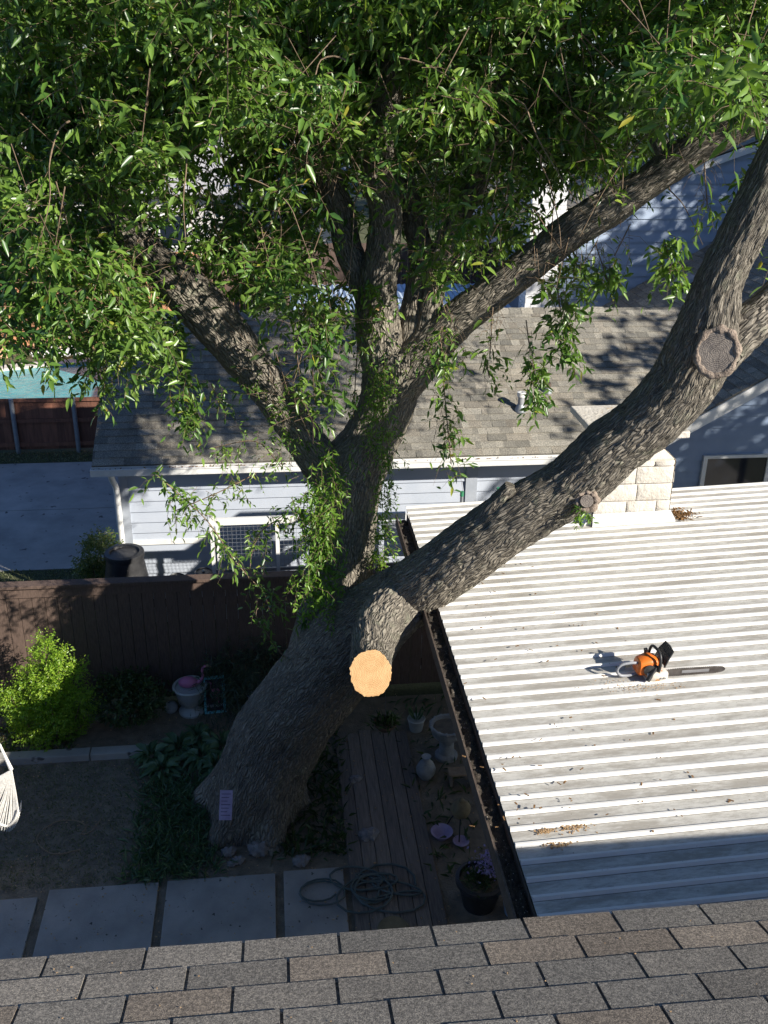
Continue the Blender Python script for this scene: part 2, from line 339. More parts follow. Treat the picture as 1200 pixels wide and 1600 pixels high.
def catmull(pts, step):
    pts = [np.array(p, float) for p in pts]; P = [2*pts[0]-pts[1]]+pts+[2*pts[-1]-pts[-2]]; out = []
    for i in range(1, len(P)-2):
        L = np.linalg.norm(P[i+1][:3]-P[i][:3]); n = max(2, int(L/step))
        for k in range(n):
            t = k/n; out.append(.5*((2*P[i])+(-P[i-1]+P[i+1])*t+(2*P[i-1]-5*P[i]+4*P[i+1]-P[i+2])*t*t+(-P[i-1]+3*P[i]-3*P[i+1]+P[i+2])*t**3))
    out.append(P[-2]); return out
def limb(name, pix, parent, step=.022, seg=.022, amp=.014, flare=None, lump=.05, maxn=230):
    """pix: (x,y,Y,width_px) joints of a limb; returns (object, sampled centreline)"""
    J = []
    for (x, y, Y, wd) in pix:
        p = at(x, y, Y); rg = (p-Vector((0, 0, H))).length; J.append((p.x, p.y, p.z, wd*rg/FPX/2))
    S = catmull(J, step); rmax = max(s[3] for s in S); n = int(min(maxn, max(14, 2*math.pi*rmax/seg)))
    V = []; F = []; UV = []; a = None; v = 0
    for i, s in enumerate(S):
        p = Vector(s[:3]); q0 = Vector(S[max(i-2, 0)][:3]); q1 = Vector(S[min(i+2, len(S)-1)][:3]); t = (q1-q0).normalized()
        if a is None: a = t.orthogonal().normalized(); a = (Vector((1, 0, 0)) - t*t.x).normalized()
        a = (a-t*a.dot(t)).normalized(); b = t.cross(a)
        if i: v += (p-Vector(S[i-1][:3])).length
        for k in range(n):
            th = 2*math.pi*k/n; d = a*math.cos(th)+b*math.sin(th); r = s[3]
            q = Vector((math.cos(th)*r, math.sin(th)*r, 0))
            r *= 1 + lump*noise.noise(Vector((q.x*3.2, q.y*3.2, v*1.6+rmax*9)))*2
            if flare: r += flare(p, d, th)
            f = noise.noise(Vector((q.x*25, q.y*25, v*5+3))); f2 = noise.noise(Vector((q.x*45, q.y*45, v*18)))
            r += amp*((.32-abs(f))*2.2+f2*.5)*min(1, s[3]/.15)
            V.append(p+d*r); UV.append((th*rmax*.95, v))
    for i in range(len(S)-1):
        for k in range(n):
            k2 = (k+1) % n; F.append((i*n+k, i*n+k2, (i+1)*n+k2, (i+1)*n+k))
    me = bpy.data.meshes.new(name); nside = len(F)
    F.append(tuple(range(n-1, -1, -1))); F.append(tuple((len(S)-1)*n+k for k in range(n)))
    me.from_pydata(V, [], F); uvl = me.uv_layers.new(name='UVMap'); wrap = 2*math.pi*rmax*.95
    data = np.zeros((len(me.loops), 2), np.float32); li = 0
    for fi, f in enumerate(F):
        last = fi < nside and (fi % n) == n-1
        for c, vi in enumerate(f):
            u, vv = UV[vi]
            if last and c in (1, 2): u += wrap
            data[li] = (u, vv); li += 1
    uvl.data.foreach_set('uv', data.ravel()); me.materials.append(MT['bark']); me.shade_smooth(); me.update()
    return link(bpy.data.objects.new(name, me), parent), S
# ------------------------------------------------------------ building machinery
def shingles(name, parent, O, U, Vv, W, L, expo, tabw, mat, gap=.0, th=.006, jit=0, seed=1, var=.35, clip=None):
    """courses of shingle tabs laid from the eave corner O, across U, up the slope Vv"""
    r = random.Random(seed); O = Vector(O); U = Vector(U).normalized(); Vv = Vector(Vv).normalized(); N = U.cross(Vv).normalized()
    if N.z < 0: N = -N
    b = MB(); b.add([O-N*.03, O+U*W-N*.03, O+U*W+Vv*L-N*.03, O+Vv*L-N*.03, O-N*.002, O+U*W-N*.002, O+U*W+Vv*L-N*.002, O+Vv*L-N*.002],
          [(3, 2, 1, 0), (4, 5, 6, 7), (0, 1, 5, 4), (1, 2, 6, 5), (2, 3, 7, 6), (3, 0, 4, 7)], (.05, 0, 0))
    if clip:
        a_, c_ = clip(0), clip(L); b = MB(); b.add([O-N*.002, O+U*a_-N*.002, O+U*c_+Vv*L-N*.002, O+Vv*L-N*.002, O-N*.03, O+U*a_-N*.03, O+U*c_+Vv*L-N*.03, O+Vv*L-N*.03], [(0, 1, 2, 3), (7, 6, 5, 4), (0, 4, 5, 1), (1, 5, 6, 2)], (.05, 0, 0))
    W0 = W
    rows = int(L/expo)
    for j in range(rows):
        W = min(W0, clip(j*expo)) if clip else W0
        x = -((j*.5) % 1.0)*tabw if gap else -r.random()*tabw
        if gap: x -= (j % 7)*.011
        e = r.uniform(-.001, .001)
        while x < W:
            wd = tabw if gap else tabw*r.uniform(.35, 1.3)
            x0 = max(0, x+gap/2); x1 = min(W, x+wd-gap/2); x += wd
            if x1-x0 < .01: continue
            t = th*(r.uniform(.45, 1.35) if not gap else r.uniform(.85, 1.2)); v0 = j*expo+e+(r.uniform(-.0015, .0015)); v1 = v0+expo+.012
            a = O+U*x0+Vv*v0; c = O+U*x1+Vv*v0; d = O+U*x1+Vv*v1; f = O+U*x0+Vv*v1
            sk_ = r.uniform(-.0012, .0012)
            q = [a, c, a+N*(t+sk_), c+N*(t-sk_), d+N*.0006, f+N*.0006]
            k = min(1, max(0, .5+r.gauss(0, var))); col = (k, 1.0 if r.random() < .3 else r.random()*.3, 0)
            b.add(q, [(2, 3, 4, 5), (0, 1, 3, 2), (0, 2, 5), (1, 4, 3)], col)
    return b.build(name, mat, parent, colors=True)
def siding(name, parent, Y, z0, z1, xr, expo=.15, mat=None, proud=.024, thick=.1):
    """lap boards on a wall that faces the camera (-Y); xr(z) gives the x range"""
    b = MB(); z = z0
    while z < z1-.005:
        zt = min(z+expo, z1); l0, r0 = xr(z); l1, r1 = xr(zt)
        if r0-l0 > .02:
            if r1 < l1: r1 = l1 = (l1+r1)/2
            b.add([(l0, Y-proud, z), (r0, Y-proud, z), (r1, Y-.002, zt), (l1, Y-.002, zt), (l0, Y, z), (r0, Y, z)], [(0, 1, 2, 3), (4, 5, 1, 0)])
        z = zt
    l0, r0 = xr(z0); n = 8; pts = []
    zs = [z0+(z1-z0)*i/n for i in range(n+1)]
    for y in (Y, Y+thick):
        for q in zs: l, r_ = xr(q); pts.append((l, y, q)); pts.append((max(r_, l), y, q))
    m = 2*(n+1); fs = []
    for i in range(n):
        o = 2*i; fs += [(o, o+1, o+3, o+2), (m+o+2, m+o+3, m+o+1, m+o), (o, o+2, m+o+2, m+o), (o+1, m+o+1, m+o+3, o+3)]
    b.add(pts, fs); return b.build(name, mat or MT['siding'], parent)
def board_fence(name, x0, x1, Y, z1, mat, label, parts=True, bw=.14, gap=.006, face=-1, rail=True, cap=True, z0=0.05, jig=.01, group=None):
    f = thing(name, (x0, Y, 0), label, 'fence', group); o = (x0, Y, 0); b = MB(o); x = x0; r = random.Random(int(x0*100))
    while x < x1:
        wd = bw*r.uniform(.95, 1.05); b.bb((x, Y-.01+r.uniform(-.003, .003), z0), (min(x+wd-gap, x1), Y+.01, z1-r.uniform(0, jig))); x += wd
    b.build('boards', mat, f)
    if rail:
        r1 = MB(o); r1.bb((x0, Y+.012, .3), (x1, Y+.05, .39)); r1.bb((x0, Y+.012, z1-.35), (x1, Y+.05, z1-.26)); r1.build('rails', mat, f)
    if cap:
        c = MB(o); c.bb((x0, Y-.075, z1+.002), (x1, Y+.07, z1+.04)); c.build('cap_rail', mat, f, bevel=.004)
        c = MB(o); c.bb((x0, Y-.036, z1-.13), (x1, Y-.014, z1-.002)); c.build('trim_board', mat, f)
    return f
# ============================================================ SETTING
b = MB(); b.add([(-400, -60, 0), (400, -60, 0), (400, 900, 0), (-400, 900, 0)], [(0, 1, 2, 3)]); tag(b.build('ground', MT['ground']), kind='structure')
b = MB()
for (x0, x1, y0, y1) in ((-14, -2.35, 14.15, 16.45), (-14, -2.35, 16.47, 18.75)): b.bb((x0, y0, -.05), (x1, y1, .012))
tag(b.build('driveway', MT['concrete']), kind='structure')
b = MB(); b.bb((-4.4, 5.0, -.1), (2.7, 10.3, .004)); tag(b.build('garden_bed', MT['soil']), kind='structure')
# ============================================================ NEAR HOUSE (the roof the picture is taken from)
nh = thing('house', (0, -3, 0), 'grey shingled roof edge of the house in the foreground, along the bottom of the photo', 'house')
EO = Vector((-9, 2.38, 4.618)); sl_ = math.tan(math.radians(19.8)); vv = Vector((0, -1, sl_)).normalized()
def local(o, root):
    o.matrix_parent_inverse = Matrix.Translation(root.location).inverted(); return o
local(shingles('roof', nh, EO, (1, 0, 0), vv, 20, 6.4, .1365, .305, MT['shingle_near'], gap=.010, th=.007, seed=4, var=.2), nh)
b = MB(); b.bb((-9, 2.30, 4.44), (11, 2.335, 4.59)); local(b.build('fascia', MT['white'], nh), nh)
b = MB(); b.bb((-8.6, -9, 0), (10.6, 1.85, 4.45)); local(b.build('wall', MT['offwall'], nh), nh)
top = EO+vv*6.4; b = MB(); b.add([top, top+Vector((20, 0, 0)), (11, -10, 4.6), (-9, -10, 4.6)], [(0, 1, 2, 3)]); local(b.build('rear_roof', MT['greyroof'], nh), nh)
m = MB()
for k in range(170):
    yy = random.uniform(1.2, 2.34); q = (random.uniform(-1.6, 2.6), yy, 4.618+(2.38-yy)*sl_+.0085); m.box(q, (random.uniform(.002, .007), random.uniform(.002, .004), .0015), Matrix.Rotation(random.random()*6, 3, 'Z'))
tag(m.build('leaf_litter', MT['dust']), 'pale crumbs of sawdust and leaf scattered over the near shingles', 'leaves', kind='stuff')
# ============================================================ METAL PATIO ROOF
pr = thing('patio_roof', (1.31, 6.5, 0), 'white ribbed metal patio roof streaked with dirt, carrying the orange chainsaw', 'roof')
XA, XB, Y0, Y1 = 1.31, 8.7, 2.9, 9.18; zr = lambda x: 3.064+.038*(x-XA)
b = MB(); pitch = .135; y = Y0; prof = []
while y < Y1:
    prof += [(y, 0, 1), (y+.083, 0, 2), (y+.089, 0, 0), (y+.098, .021, 0), (y+.113, .021, 0), (y+.124, 0, 0)]; y += pitch
nx = 2
for i in range(len(prof)-1):
    (ya, ha, ta), (yb, hb, _) = prof[i], prof[i+1]
    if yb-ya < 1e-4: continue
    q = [(XA, ya, zr(XA)+ha), (XB, ya, zr(XB)+ha), (XB, yb, zr(XB)+hb), (XA, yb, zr(XA)+hb)]
    b.add(q, [(0, 1, 2, 3)], (1, 1, 0) if ta == 2 else (1, 0, 0) if ta else (.1, 0, 0))
b.add([(XA, Y0, zr(XA)-.004), (XB, Y0, zr(XB)-.004), (XB, Y1, zr(XB)-.004), (XA, Y1, zr(XA)-.004)], [(3, 2, 1, 0)], (0, 0, 0))
local(b.build('panel', MT['roofmetal'], pr, colors=True), pr)
b = MB(); b.bb((XA-.125, Y0, 2.95), (XA-.112, Y1-.1, 3.06)); b.bb((XA-.125, Y0, 2.94), (XA-.01, Y1-.1, 2.95)); b.bb((XA-.012, Y0, 2.95), (XA-.002, Y1-.1, 3.055))
local(b.build('gutter', MT['fascia'], pr), pr)
b = MB(); n = 260
for j in range(n):
    for k in range(4):
        pass
V = []; F = []
for j in range(n+1):
    for k in range(5):
        yy = Y0+.02+(Y1-.14-Y0)*j/n; xx = XA-.111+.098*k/4; V.append((xx, yy, 3.01+.035*noise.noise(Vector((xx*20, yy*9, 0)))+.02*noise.noise(Vector((xx*50, yy*40, 3)))))
for j in range(n):
    for k in range(4): F.append((j*5+k, j*5+k+1, j*5+k+6, j*5+k+5))
b.add(V, F); local(b.build('leaf_debris', MT['litter'], pr, smooth=True), pr)
b = MB(); b.bb((XA+.02, Y0, 2.92), (XA+.06, Y1-.05, 3.055)); local(b.build('beam', MT['fascia'], pr), pr)
for yy in (3.6, 6.5, 9.05): b = MB(); b.bb((XA+1.37, yy, 0), (XA+1.46, yy+.09, 3.1)); local(b.build('post', MT['fascia'], pr), pr)
for yy in (3.3, 6.2, 9.0): b = MB(); b.bb((8.2, yy, 0), (8.29, yy+.09, 3.3)); local(b.build('post', MT['fascia'], pr), pr)
for (x, y, s) in ((896, 1294, .05), (872, 1319, .04), (850, 1300, .02)):
    p = gz(x, y, 3.075); m = MB(p)
    V = []; 
    for k in range(90):
        q = p+Vector((random.gauss(0, s*1.2), random.gauss(0, s*.45), .004+random.random()*.008)); m.box(q, (.012, .006, .003), Matrix.Rotation(random.random()*3, 3, 'Z'))
    o = m.build('sawdust', MT['dust']); o.location = p; tag(o, {896: 'larger patch of orange sawdust on the metal roof near its shadowed end', 872: 'thin orange sawdust patch at the shadow line of the metal roof', 850: 'tiny sprinkle of sawdust by the left edge of the metal roof'}[x], 'sawdust', kind='stuff')
m = MB(); 
for k in range(220):
    p = gz(1052+abs(random.gauss(0, 16)), 806+random.gauss(0, 4), 3.165); m.box(p+Vector((0, 0, random.random()*.03)), (.05*random.random()+.01, .012, .004), Matrix.Rotation(random.random()*6, 3, Vector((random.random(), random.random(), 1)).normalized()))
mm = MB()
for k in range(140): q = gz(1000+random.gauss(0, 32), 1072+random.gauss(0, 5), 3.125); mm.box(q, (random.uniform(.004, .012), .005, .002), Matrix.Rotation(random.random()*6, 3, 'Z'))
tag(mm.build('sawdust', MT['dust']), 'thin scatter of sawdust just in front of the chainsaw', 'sawdust', kind='stuff')
tag(m.build('leaf_litter', MT['rust']), 'rusty brown leaf litter caught beside the stone chimney on the metal roof', 'leaves', kind='stuff')
m = MB()
for k in range(150):
    p = gz(random.uniform(720, 1190), random.uniform(800, 1300), 3.12); m.box(p, (random.uniform(.008, .035), random.uniform(.004, .012), .003), Matrix.Rotation(random.random()*6, 3, 'Z'))
tag(m.build('leaf_litter', MT['rust']), 'scattered small twigs and leaf crumbs lying across the white metal roof', 'leaves', kind='stuff')
# ============================================================ CHAINSAW
cs = thing('chainsaw', (0, 0, 0), 'orange and black chainsaw lying on the white metal roof', 'chainsaw')
p = gz(1014, 1059, 3.105); cs.scale = (.88,)*3; cs.location = p+Vector((0, 0, .022)); cs.rotation_euler = (0, 0, math.radians(1.5))
def part(b, name, mat, parent, **k): return b.build(name, mat, parent, **k)
# powerhead (local x towards the bar tip)
b = MB()
secs = [(-.13, .055, .05, .10), (-.11, .075, .025, .16), (-.04, .08, .02, .19), (.03, .075, .02, .185), (.07, .06, .03, .15)]
def loft(b, secs, axis=0, n=16, pw=.55, yo=0.0):
    V = []; F = []
    for (x, hy, z0, z1) in secs:
        for k in range(n):
            th = 2*math.pi*k/n; c, s = math.cos(th), math.sin(th)
            V.append((x, yo+math.copysign(abs(c)**pw, c)*hy, (z0+z1)/2+math.copysign(abs(s)**pw, s)*(z1-z0)/2))
    for i in range(len(secs)-1):
        for k in range(n): k2 = (k+1) % n; F.append((i*n+k, i*n+k2, (i+1)*n+k2, (i+1)*n+k))
    F.append(tuple(range(n-1, -1, -1))); F.append(tuple((len(secs)-1)*n+k for k in range(n))); b.add(V, F)
loft(b, secs, yo=.015); hd = part(b, 'engine_cover', MT['saw_orange'], cs, smooth=True, bevel=.004)
b = MB(); b.lathe([(.0, 0), (.045, 0), (.05, .012), (.0, .018)], n=20, R=Matrix.Rotation(math.radians(90), 3, 'X'), c=(-.04, -.064, .10)); part(b, 'starter_cover', MT['saw_black'], hd, smooth=True)
b = MB(); loft(b, [(-.06, .055, .0, .075), (.0, .07, .0, .09), (.09, .065, .0, .09), (.125, .035, .01, .07)], yo=-.05); cc = part(b, 'clutch_cover', MT['saw_grey'], cs, smooth=True)
b = MB()
for k in (0, 1): b.lathe([(0, 0), (.009, 0), (.009, .012), (0, .012)], n=6, R=Matrix.Rotation(math.radians(90), 3, 'X'), c=(.05+.03*k, -.114, .045))
part(b, 'bar_nut', MT['steel'], cc)
b = MB(); b.bar((-.07, -.125, .03), (.03, -.06, .13), .03, .035); part(b, 'muffler_strap', MT['saw_black'], cs, bevel=.006)
b = MB(); hp = [(.035, -.085, .08), (.04, -.09, .16), (.04, -.06, .235), (.035, .02, .25), (.025, .085, .235), (.015, .10, .16), (.01, .095, .06)]
b.tube([tuple(q[:3]) for q in catmull(hp, .02)], .0125, 10); part(b, 'front_handle', MT['saw_black'], cs, smooth=True)
b = MB(); rp = [(-.12, .0, .13), (-.18, .0, .135), (-.26, .0, .12), (-.29, .0, .07), (-.26, .0, .02), (-.19, .0, .012), (-.12, .0, .03)]
b.tube([tuple(q[:3]) for q in catmull(rp, .02)], .0125, 10); rh = part(b, 'rear_handle', MT['pipe'], cs, smooth=True)
b = MB(); b.box((-.2, 0, .108), (.05, .012, .03)); part(b, 'trigger', MT['saw_black'], rh, bevel=.003)
b = MB(); b.bar((-.02, .075, .15), (-.03, .075, .22), .03, .03); part(b, 'filler_cap', MT['saw_black'], cs, bevel=.006)
# hand guard: curved slotted shield
b = MB()
for i in range(7):
    y0 = -.085+i*.026
    for (za, zb, xa, xb) in ((.14, .175, .075, .085), (.185, .22, .088, .105), (.225, .265, .108, .135)):
        b.add([(xa, y0, za), (xa, y0+.02, za), (xb, y0+.02, zb), (xb, y0, zb), (xa+.008, y0, za), (xa+.008, y0+.02, za), (xb+.008, y0+.02, zb), (xb+.008, y0, zb)], [(0, 1, 2, 3), (7, 6, 5, 4), (0, 4, 5, 1), (1, 5, 6, 2), (2, 6, 7, 3), (3, 7, 4, 0)])
b.tube([(.078, -.09, .13), (.1, -.092, .2), (.14, -.08, .27), (.142, .0, .277), (.14, .08, .27), (.1, .098, .2), (.078, .098, .13)], .008, 8)
for zz, xx in ((.18, .09), (.222, .11)): b.tube([(xx, -.09, zz), (xx, .095, zz)], .007, 8)
part(b, 'hand_guard', MT['saw_black'], cs)
def barshape(L0, L1, hw, th, n=14):
    V = []; F = []; out = [(L0, -hw*.8), (L0, hw*.8), (L0+.12, hw), (L1-.09, hw*.92)]
    for k in range(n+1): a_ = math.pi/2-math.pi*k/n; out.append((L1-.05+.05*math.cos(a_), hw*.78*math.sin(a_)))
    out += [(L1-.09, -hw*.92), (L0+.12, -hw)]; m = len(out)
    for y in (-th, th): V += [(x, y-.045, z+.045) for x, z in out]
    F.append(tuple(range(m))); F.append(tuple(range(2*m-1, m-1, -1)))
    for k in range(m): F.append((k, (k+1) % m, m+(k+1) % m, m+k))
    return V, F
b = MB(); b.add(*barshape(.11, .64, .030, .0025)); gb = part(b, 'guide_bar', MT['bar'], cs)
b = MB(); b.box((.38, -.0485, .045), (.24, .0012, .026)); b.box((.38, -.0415, .045), (.24, .0012, .026)); part(b, 'bar_label', MT['steel'], gb)
b = MB(); V, F = barshape(.11, .64, .033, .002)
out = [Vector(v) for v in V[:len(V)//2]]; m_ = len(out)
for k in range(m_):
    a_, c_ = out[k], out[(k+1) % m_]; L = (c_-a_).length; nn = max(1, int(L/.018))
    for j in range(nn):
        q = a_.lerp(c_, (j+.5)/nn)+Vector((0, .002, 0)); b.bar(a_.lerp(c_, (j+.1)/nn)+Vector((0, .002, 0)), a_.lerp(c_, (j+.85)/nn)+Vector((0, .002, 0)), .006, .008, (0, 1, 0))
part(b, 'chain', MT['bar'], cs)
# ============================================================ STONE CHIMNEY
ch = thing('stone_chimney', (3.46, 8.88, 3.1), 'cream limestone block chimney with a wide flat cap rising through the metal roof', 'chimney')
def stone_face(b, P, w_, h_, U, N, cols, seed, trap=0.0):
    """random ashlar blocks on a face; P lower left corner"""
    r = random.Random(seed); U = Vector(U); N = Vector(N); Z = Vector((0, 0, 1)); z = 0
    while z < h_-.02:
        hh = min(r.choice((.13, .18, .22, .24)), h_-z)
        if h_-z-hh < .05: hh = h_-z
        x = 0
        while x < w_-.01:
            ww = min(r.uniform(.2, .42), w_-x)
            if w_-x-ww < .07: ww = w_-x
            sh0 = trap*z/h_; sh1 = trap*(z+hh)/h_; cx = w_/2
            def pt(u, zz, d, s): return P+U*(cx+(u-cx)*(1-s))+Z*zz+N*d
            g = .004; nu, nz_ = 5, 4; V = []; F = []; dp = r.uniform(.006, .014)
            for j in range(nz_+1):
                for i in range(nu+1):
                    u = x+g+(ww-2*g)*i/nu; zz = z+g+(hh-2*g)*j/nz_; edge = i in (0, nu) or j in (0, nz_)
                    d = 0 if edge else dp+.012*noise.noise(Vector((u*13, zz*13, seed+x)))
                    s = sh0+(sh1-sh0)*j/nz_; 
                    if not edge and (i in (1, nu-1)): u = x+g+(ww-2*g)*(.06 if i == 1 else .94)
                    if not edge and (j in (1, nz_-1)): zz = z+g+(hh-2*g)*(.08 if j == 1 else .92)
                    V.append(pt(u, zz, d+.0015, s))
            for j in range(nz_):
                for i in range(nu): q = j*(nu+1)+i; F.append((q, q+1, q+nu+2, q+nu+1))
            k = r.random(); b.add(V, F, (k, k, k)); x += ww
        z += hh
b = MB(); xa, xb, ya, yb, za = 3.07, 3.845, 8.58, 9.15, 2.95
b.add([(xa, ya, za), (xb, ya, za), (xb, yb, za), (xa, yb, za), (xa+.015, ya+.015, 3.775), (xb-.015, ya+.015, 3.775), (xb-.015, yb-.01, 3.775), (xa+.015, yb-.01, 3.775),
       (xa+.18, ya+.12, 3.94), (xb-.2, ya+.13, 3.94), (xb-.2, yb-.1, 3.94), (xa+.2, yb-.1, 3.94), (xa+.18, ya+.12, 4.01), (xb-.2, ya+.13, 4.01), (xb-.2, yb-.1, 4.01), (xa+.2, yb-.1, 4.01)],
      [(3, 2, 1, 0)]+[(i+4*l, (i+1) % 4+4*l, (i+1) % 4+4*l+4, i+4*l+4) for l in range(3) for i in range(4)]+[(12, 13, 14, 15)])
local(b.build('mortar_core', MT['mortar'], ch), ch)
b = MB(); stone_face(b, Vector((xa, ya-.003, 3.17)), xb-xa, .60, (1, 0, 0), (0, -1, 0), None, 3, .03); stone_face(b, Vector((xa-.003, yb, 3.17)), yb-ya, .60, (0, -1, 0), (-1, 0, 0), None, 5, .03)
stone_face(b, Vector((xb+.003, ya, 3.17)), yb-ya, .60, (0, 1, 0), (1, 0, 0), None, 6, .03)
local(b.build('stone_blocks', MT['stone'], ch, smooth=True), ch)
b = MB(); b.bb((2.99, 8.51, 4.012), (3.917, 9.365, 4.08)); local(b.build('cap', MT['stone'], ch, bevel=.012), ch)
b = MB(); b.add([(xa-.03, ya-.11, 3.16), (xb+.03, ya-.11, 3.183), (xb+.005, ya-.024, 3.246), (xa-.005, ya-.024, 3.23), (xa-.03, ya-.11, 3.10), (xb+.03, ya-.11, 3.12)], [(0, 1, 2, 3), (4, 5, 1, 0)])
b.add([(xa-.13, ya-.11, 3.12), (xa-.03, ya-.02, 3.23), (xa-.03, yb, 3.23), (xa-.13, yb, 3.12)], [(3, 2, 1, 0)])
local(b.build('flashing', MT['white'], ch), ch)
# ============================================================ GARDEN FENCE
board_fence('garden_fence', -6.5, 3.3, 10.5, 1.65, MT['fence'], 'dark brown board fence with a flat cap rail behind the shaded garden')
# ============================================================ NEIGHBOUR HOUSE
hs = thing('neighbour_house', (3, 13, 0), 'pale blue grey sided house with grey shingle roofs beyond the brown fence', 'house')
m = .5; ez = 2.50; YE = 12.05; xl = -2.33; xr_ = 6.6
vu = Vector((0, 1, m)).normalized(); LR = 2.68*math.sqrt(1+m*m); ridge = (YE+2.68, ez+2.68*m)
local(shingles('roof', hs, (xl, YE, ez+.02), (1, 0, 0), vu, xr_-xl, LR, .127, .21, MT['shingle_far'], th=.012, seed=9, var=.3, clip=lambda v: 7.2+v*.78), hs)
local(shingles('roof', hs, (xr_, ridge[0]+2.68, ez+.02), (-1, 0, 0), Vector((0, -1, m)).normalized(), xr_-xl, LR, .127, .21, MT['shingle_far'], th=.008, seed=10), hs)
b = MB(); x = xl; r = random.Random(3)
while x < 4.9:
    k = r.random(); b.add([(x, ridge[0]-.13, ridge[1]-.03), (x+.19, ridge[0]-.13, ridge[1]-.036), (x+.19, ridge[0], ridge[1]+.032), (x, ridge[0], ridge[1]+.038), (x, ridge[0]+.13, ridge[1]-.03), (x+.19, ridge[0]+.13, ridge[1]-.036)], [(0, 1, 2, 3), (3, 2, 5, 4)], (k, r.random()*.5, 0)); x += .185
local(b.build('ridge_cap', MT['shingle_far'], hs, colors=True), hs)
siding('wall', hs, 12.42, 0, 2.42, lambda z: (-2.03, 5.3), .155); local(hs.children[-1], hs)
b = MB(); b.bb((-2.02, 12.53, 0), (-1.9, 17.0, 2.42)); local(b.build('wall', MT['siding'], hs), hs)
b = MB(); b.add([(-2.0, 12.5, 2.42), (-2.0, 17.0, 2.42), (-2.0, 14.73, 3.6)], [(0, 1, 2), (2, 1, 0)]); local(b.build('gable_wall', MT['siding'], hs), hs)
b = MB(); b.bb((-2.07, 12.38, 0), (-1.96, 12.407, 2.42)); b.bb((-2.075, 12.38, 0), (-2.045, 12.5, 2.42)); local(b.build('corner_trim', MT['bluetrim'], hs), hs)
b = MB(); b.bb((xl+.02, YE+.02, 2.40), (5.2, YE+.045, 2.515)); local(b.build('fascia', MT['white'], hs), hs)
b = MB(); b.bb((xl+.02, YE+.046, 2.40), (5.2, 12.40, 2.415)); local(b.build('soffit', MT['bluetrim'], hs), hs)
b = MB(); g0 = YE-.10
b.bb((xl, g0, 2.415), (5.1, g0+.012, 2.50)); b.bb((xl, g0-.012, 2.488), (5.1, g0+.008, 2.505)); b.bb((xl, g0, 2.408), (5.1, YE+.018, 2.42)); b.bb((xl, YE+.006, 2.42), (5.1, YE+.018, 2.5)); b.bb((xl-.008, g0, 2.408), (xl-.0005, YE+.018, 2.5))
local(b.build('gutter', MT['white'], hs), hs)
m2 = MB(); 
for k in range(500): m2.box((random.choice([random.uniform(xl+.1, 0.4), random.uniform(xl, 4.5)]), random.uniform(g0+.02, YE), 2.455+random.random()*.03), (.04*random.random()+.01, .012, .004), Matrix.Rotation(random.random()*6, 3, Vector((random.random(), random.random(), 1)).normalized()))
local(m2.build('gutter_leaves', MT['rust'], hs), hs)
b = MB(); b.tube([(-2.1, 12.0, 2.42), (-2.1, 12.1, 2.3), (-2.1, 12.3, 2.12), (-2.1, 12.335, 2.0), (-2.1, 12.335, .1)], .042, 8); local(b.build('downspout', MT['white'], hs, smooth=True), hs)
b = MB(); b.bb((-2.03, 12.385, 1.22), (-.9, 12.41, 1.29)); local(b.build('skirt_board', MT['white'], hs), hs)
b = MB(); b.bb((2.58, 12.38, 0), (2.74, 12.407, 2.42)); local(b.build('wall_batten', MT['bluetrim'], hs), hs)
# wing with gable towards the metal roof
mw = .586; wx0 = 4.82; wz = lambda x: 2.89+mw*(x-5.38); wr = 9.2
WV = Vector((1, 0, mw)).normalized(); wl = (wr-wx0)*math.sqrt(1+mw*mw)
local(shingles('wing_roof', hs, (wx0, 17.42, wz(wx0)+.03), (0, -1, 0), WV, 5.44, wl, .127, .21, MT['shingle_far'], th=.012, var=.3, seed=12), hs)
b = MB(); b.add([(wr, 11.98, wz(wr)), (wr, 17.42, wz(wr)), (13.6, 17.42, wz(wx0)), (13.6, 11.98, wz(wx0))], [(0, 1, 2, 3)]); local(b.build('wing_roof', MT['greyroof'], hs), hs)
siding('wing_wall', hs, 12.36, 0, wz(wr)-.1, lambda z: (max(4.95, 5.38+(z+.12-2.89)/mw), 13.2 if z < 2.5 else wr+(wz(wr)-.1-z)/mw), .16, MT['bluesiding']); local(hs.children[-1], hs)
b = MB(); b.add([(wx0, 11.96, wz(wx0)-.17), (wr, 11.96, wz(wr)-.17), (wr, 11.96, wz(wr)+.005), (wx0, 11.96, wz(wx0)+.005), (wx0, 11.995, wz(wx0)-.17), (wr, 11.995, wz(wr)-.17), (wr, 11.995, wz(wr)+.005), (wx0, 11.995, wz(wx0)+.005)],
      [(0, 1, 2, 3), (7, 6, 5, 4), (0, 4, 5, 1), (3, 2, 6, 7)]); local(b.build('rake_board', MT['white'], hs), hs)
b = MB(); b.add([(wx0, 11.996, wz(wx0)-.15), (wr, 11.996, wz(wr)-.15), (wr, 12.36, wz(wr)-.15), (wx0, 12.36, wz(wx0)-.15)], [(0, 1, 2, 3)]); local(b.build('rake_soffit', MT['bluetrim'], hs), hs)
wn = MB(); X0, X1, Z0, Z1 = 5.97, 6.85, 1.25, 2.28
for a_, c_ in (((X0-.06, 12.30, Z0-.06), (X1+.06, 12.345, Z0)), ((X0-.06, 12.30, Z1), (X1+.06, 12.345, Z1+.045)), ((X0-.06, 12.30, Z0), (X0, 12.345, Z1)), ((X1, 12.30, Z0), (X1+.06, 12.345, Z1))): wn.bb(a_, c_)
win = local(wn.build('window', MT['white'], hs), hs)
b = MB(); b.bb((X0, 12.325, Z0), (X1, 12.335, Z1)); o = b.build('pane', MT['glass'], win)
b = MB(); b.bb((X0, 12.312, 1.76), (X1, 12.322, 1.79)); b.build('sash', MT['bluetrim'], win)
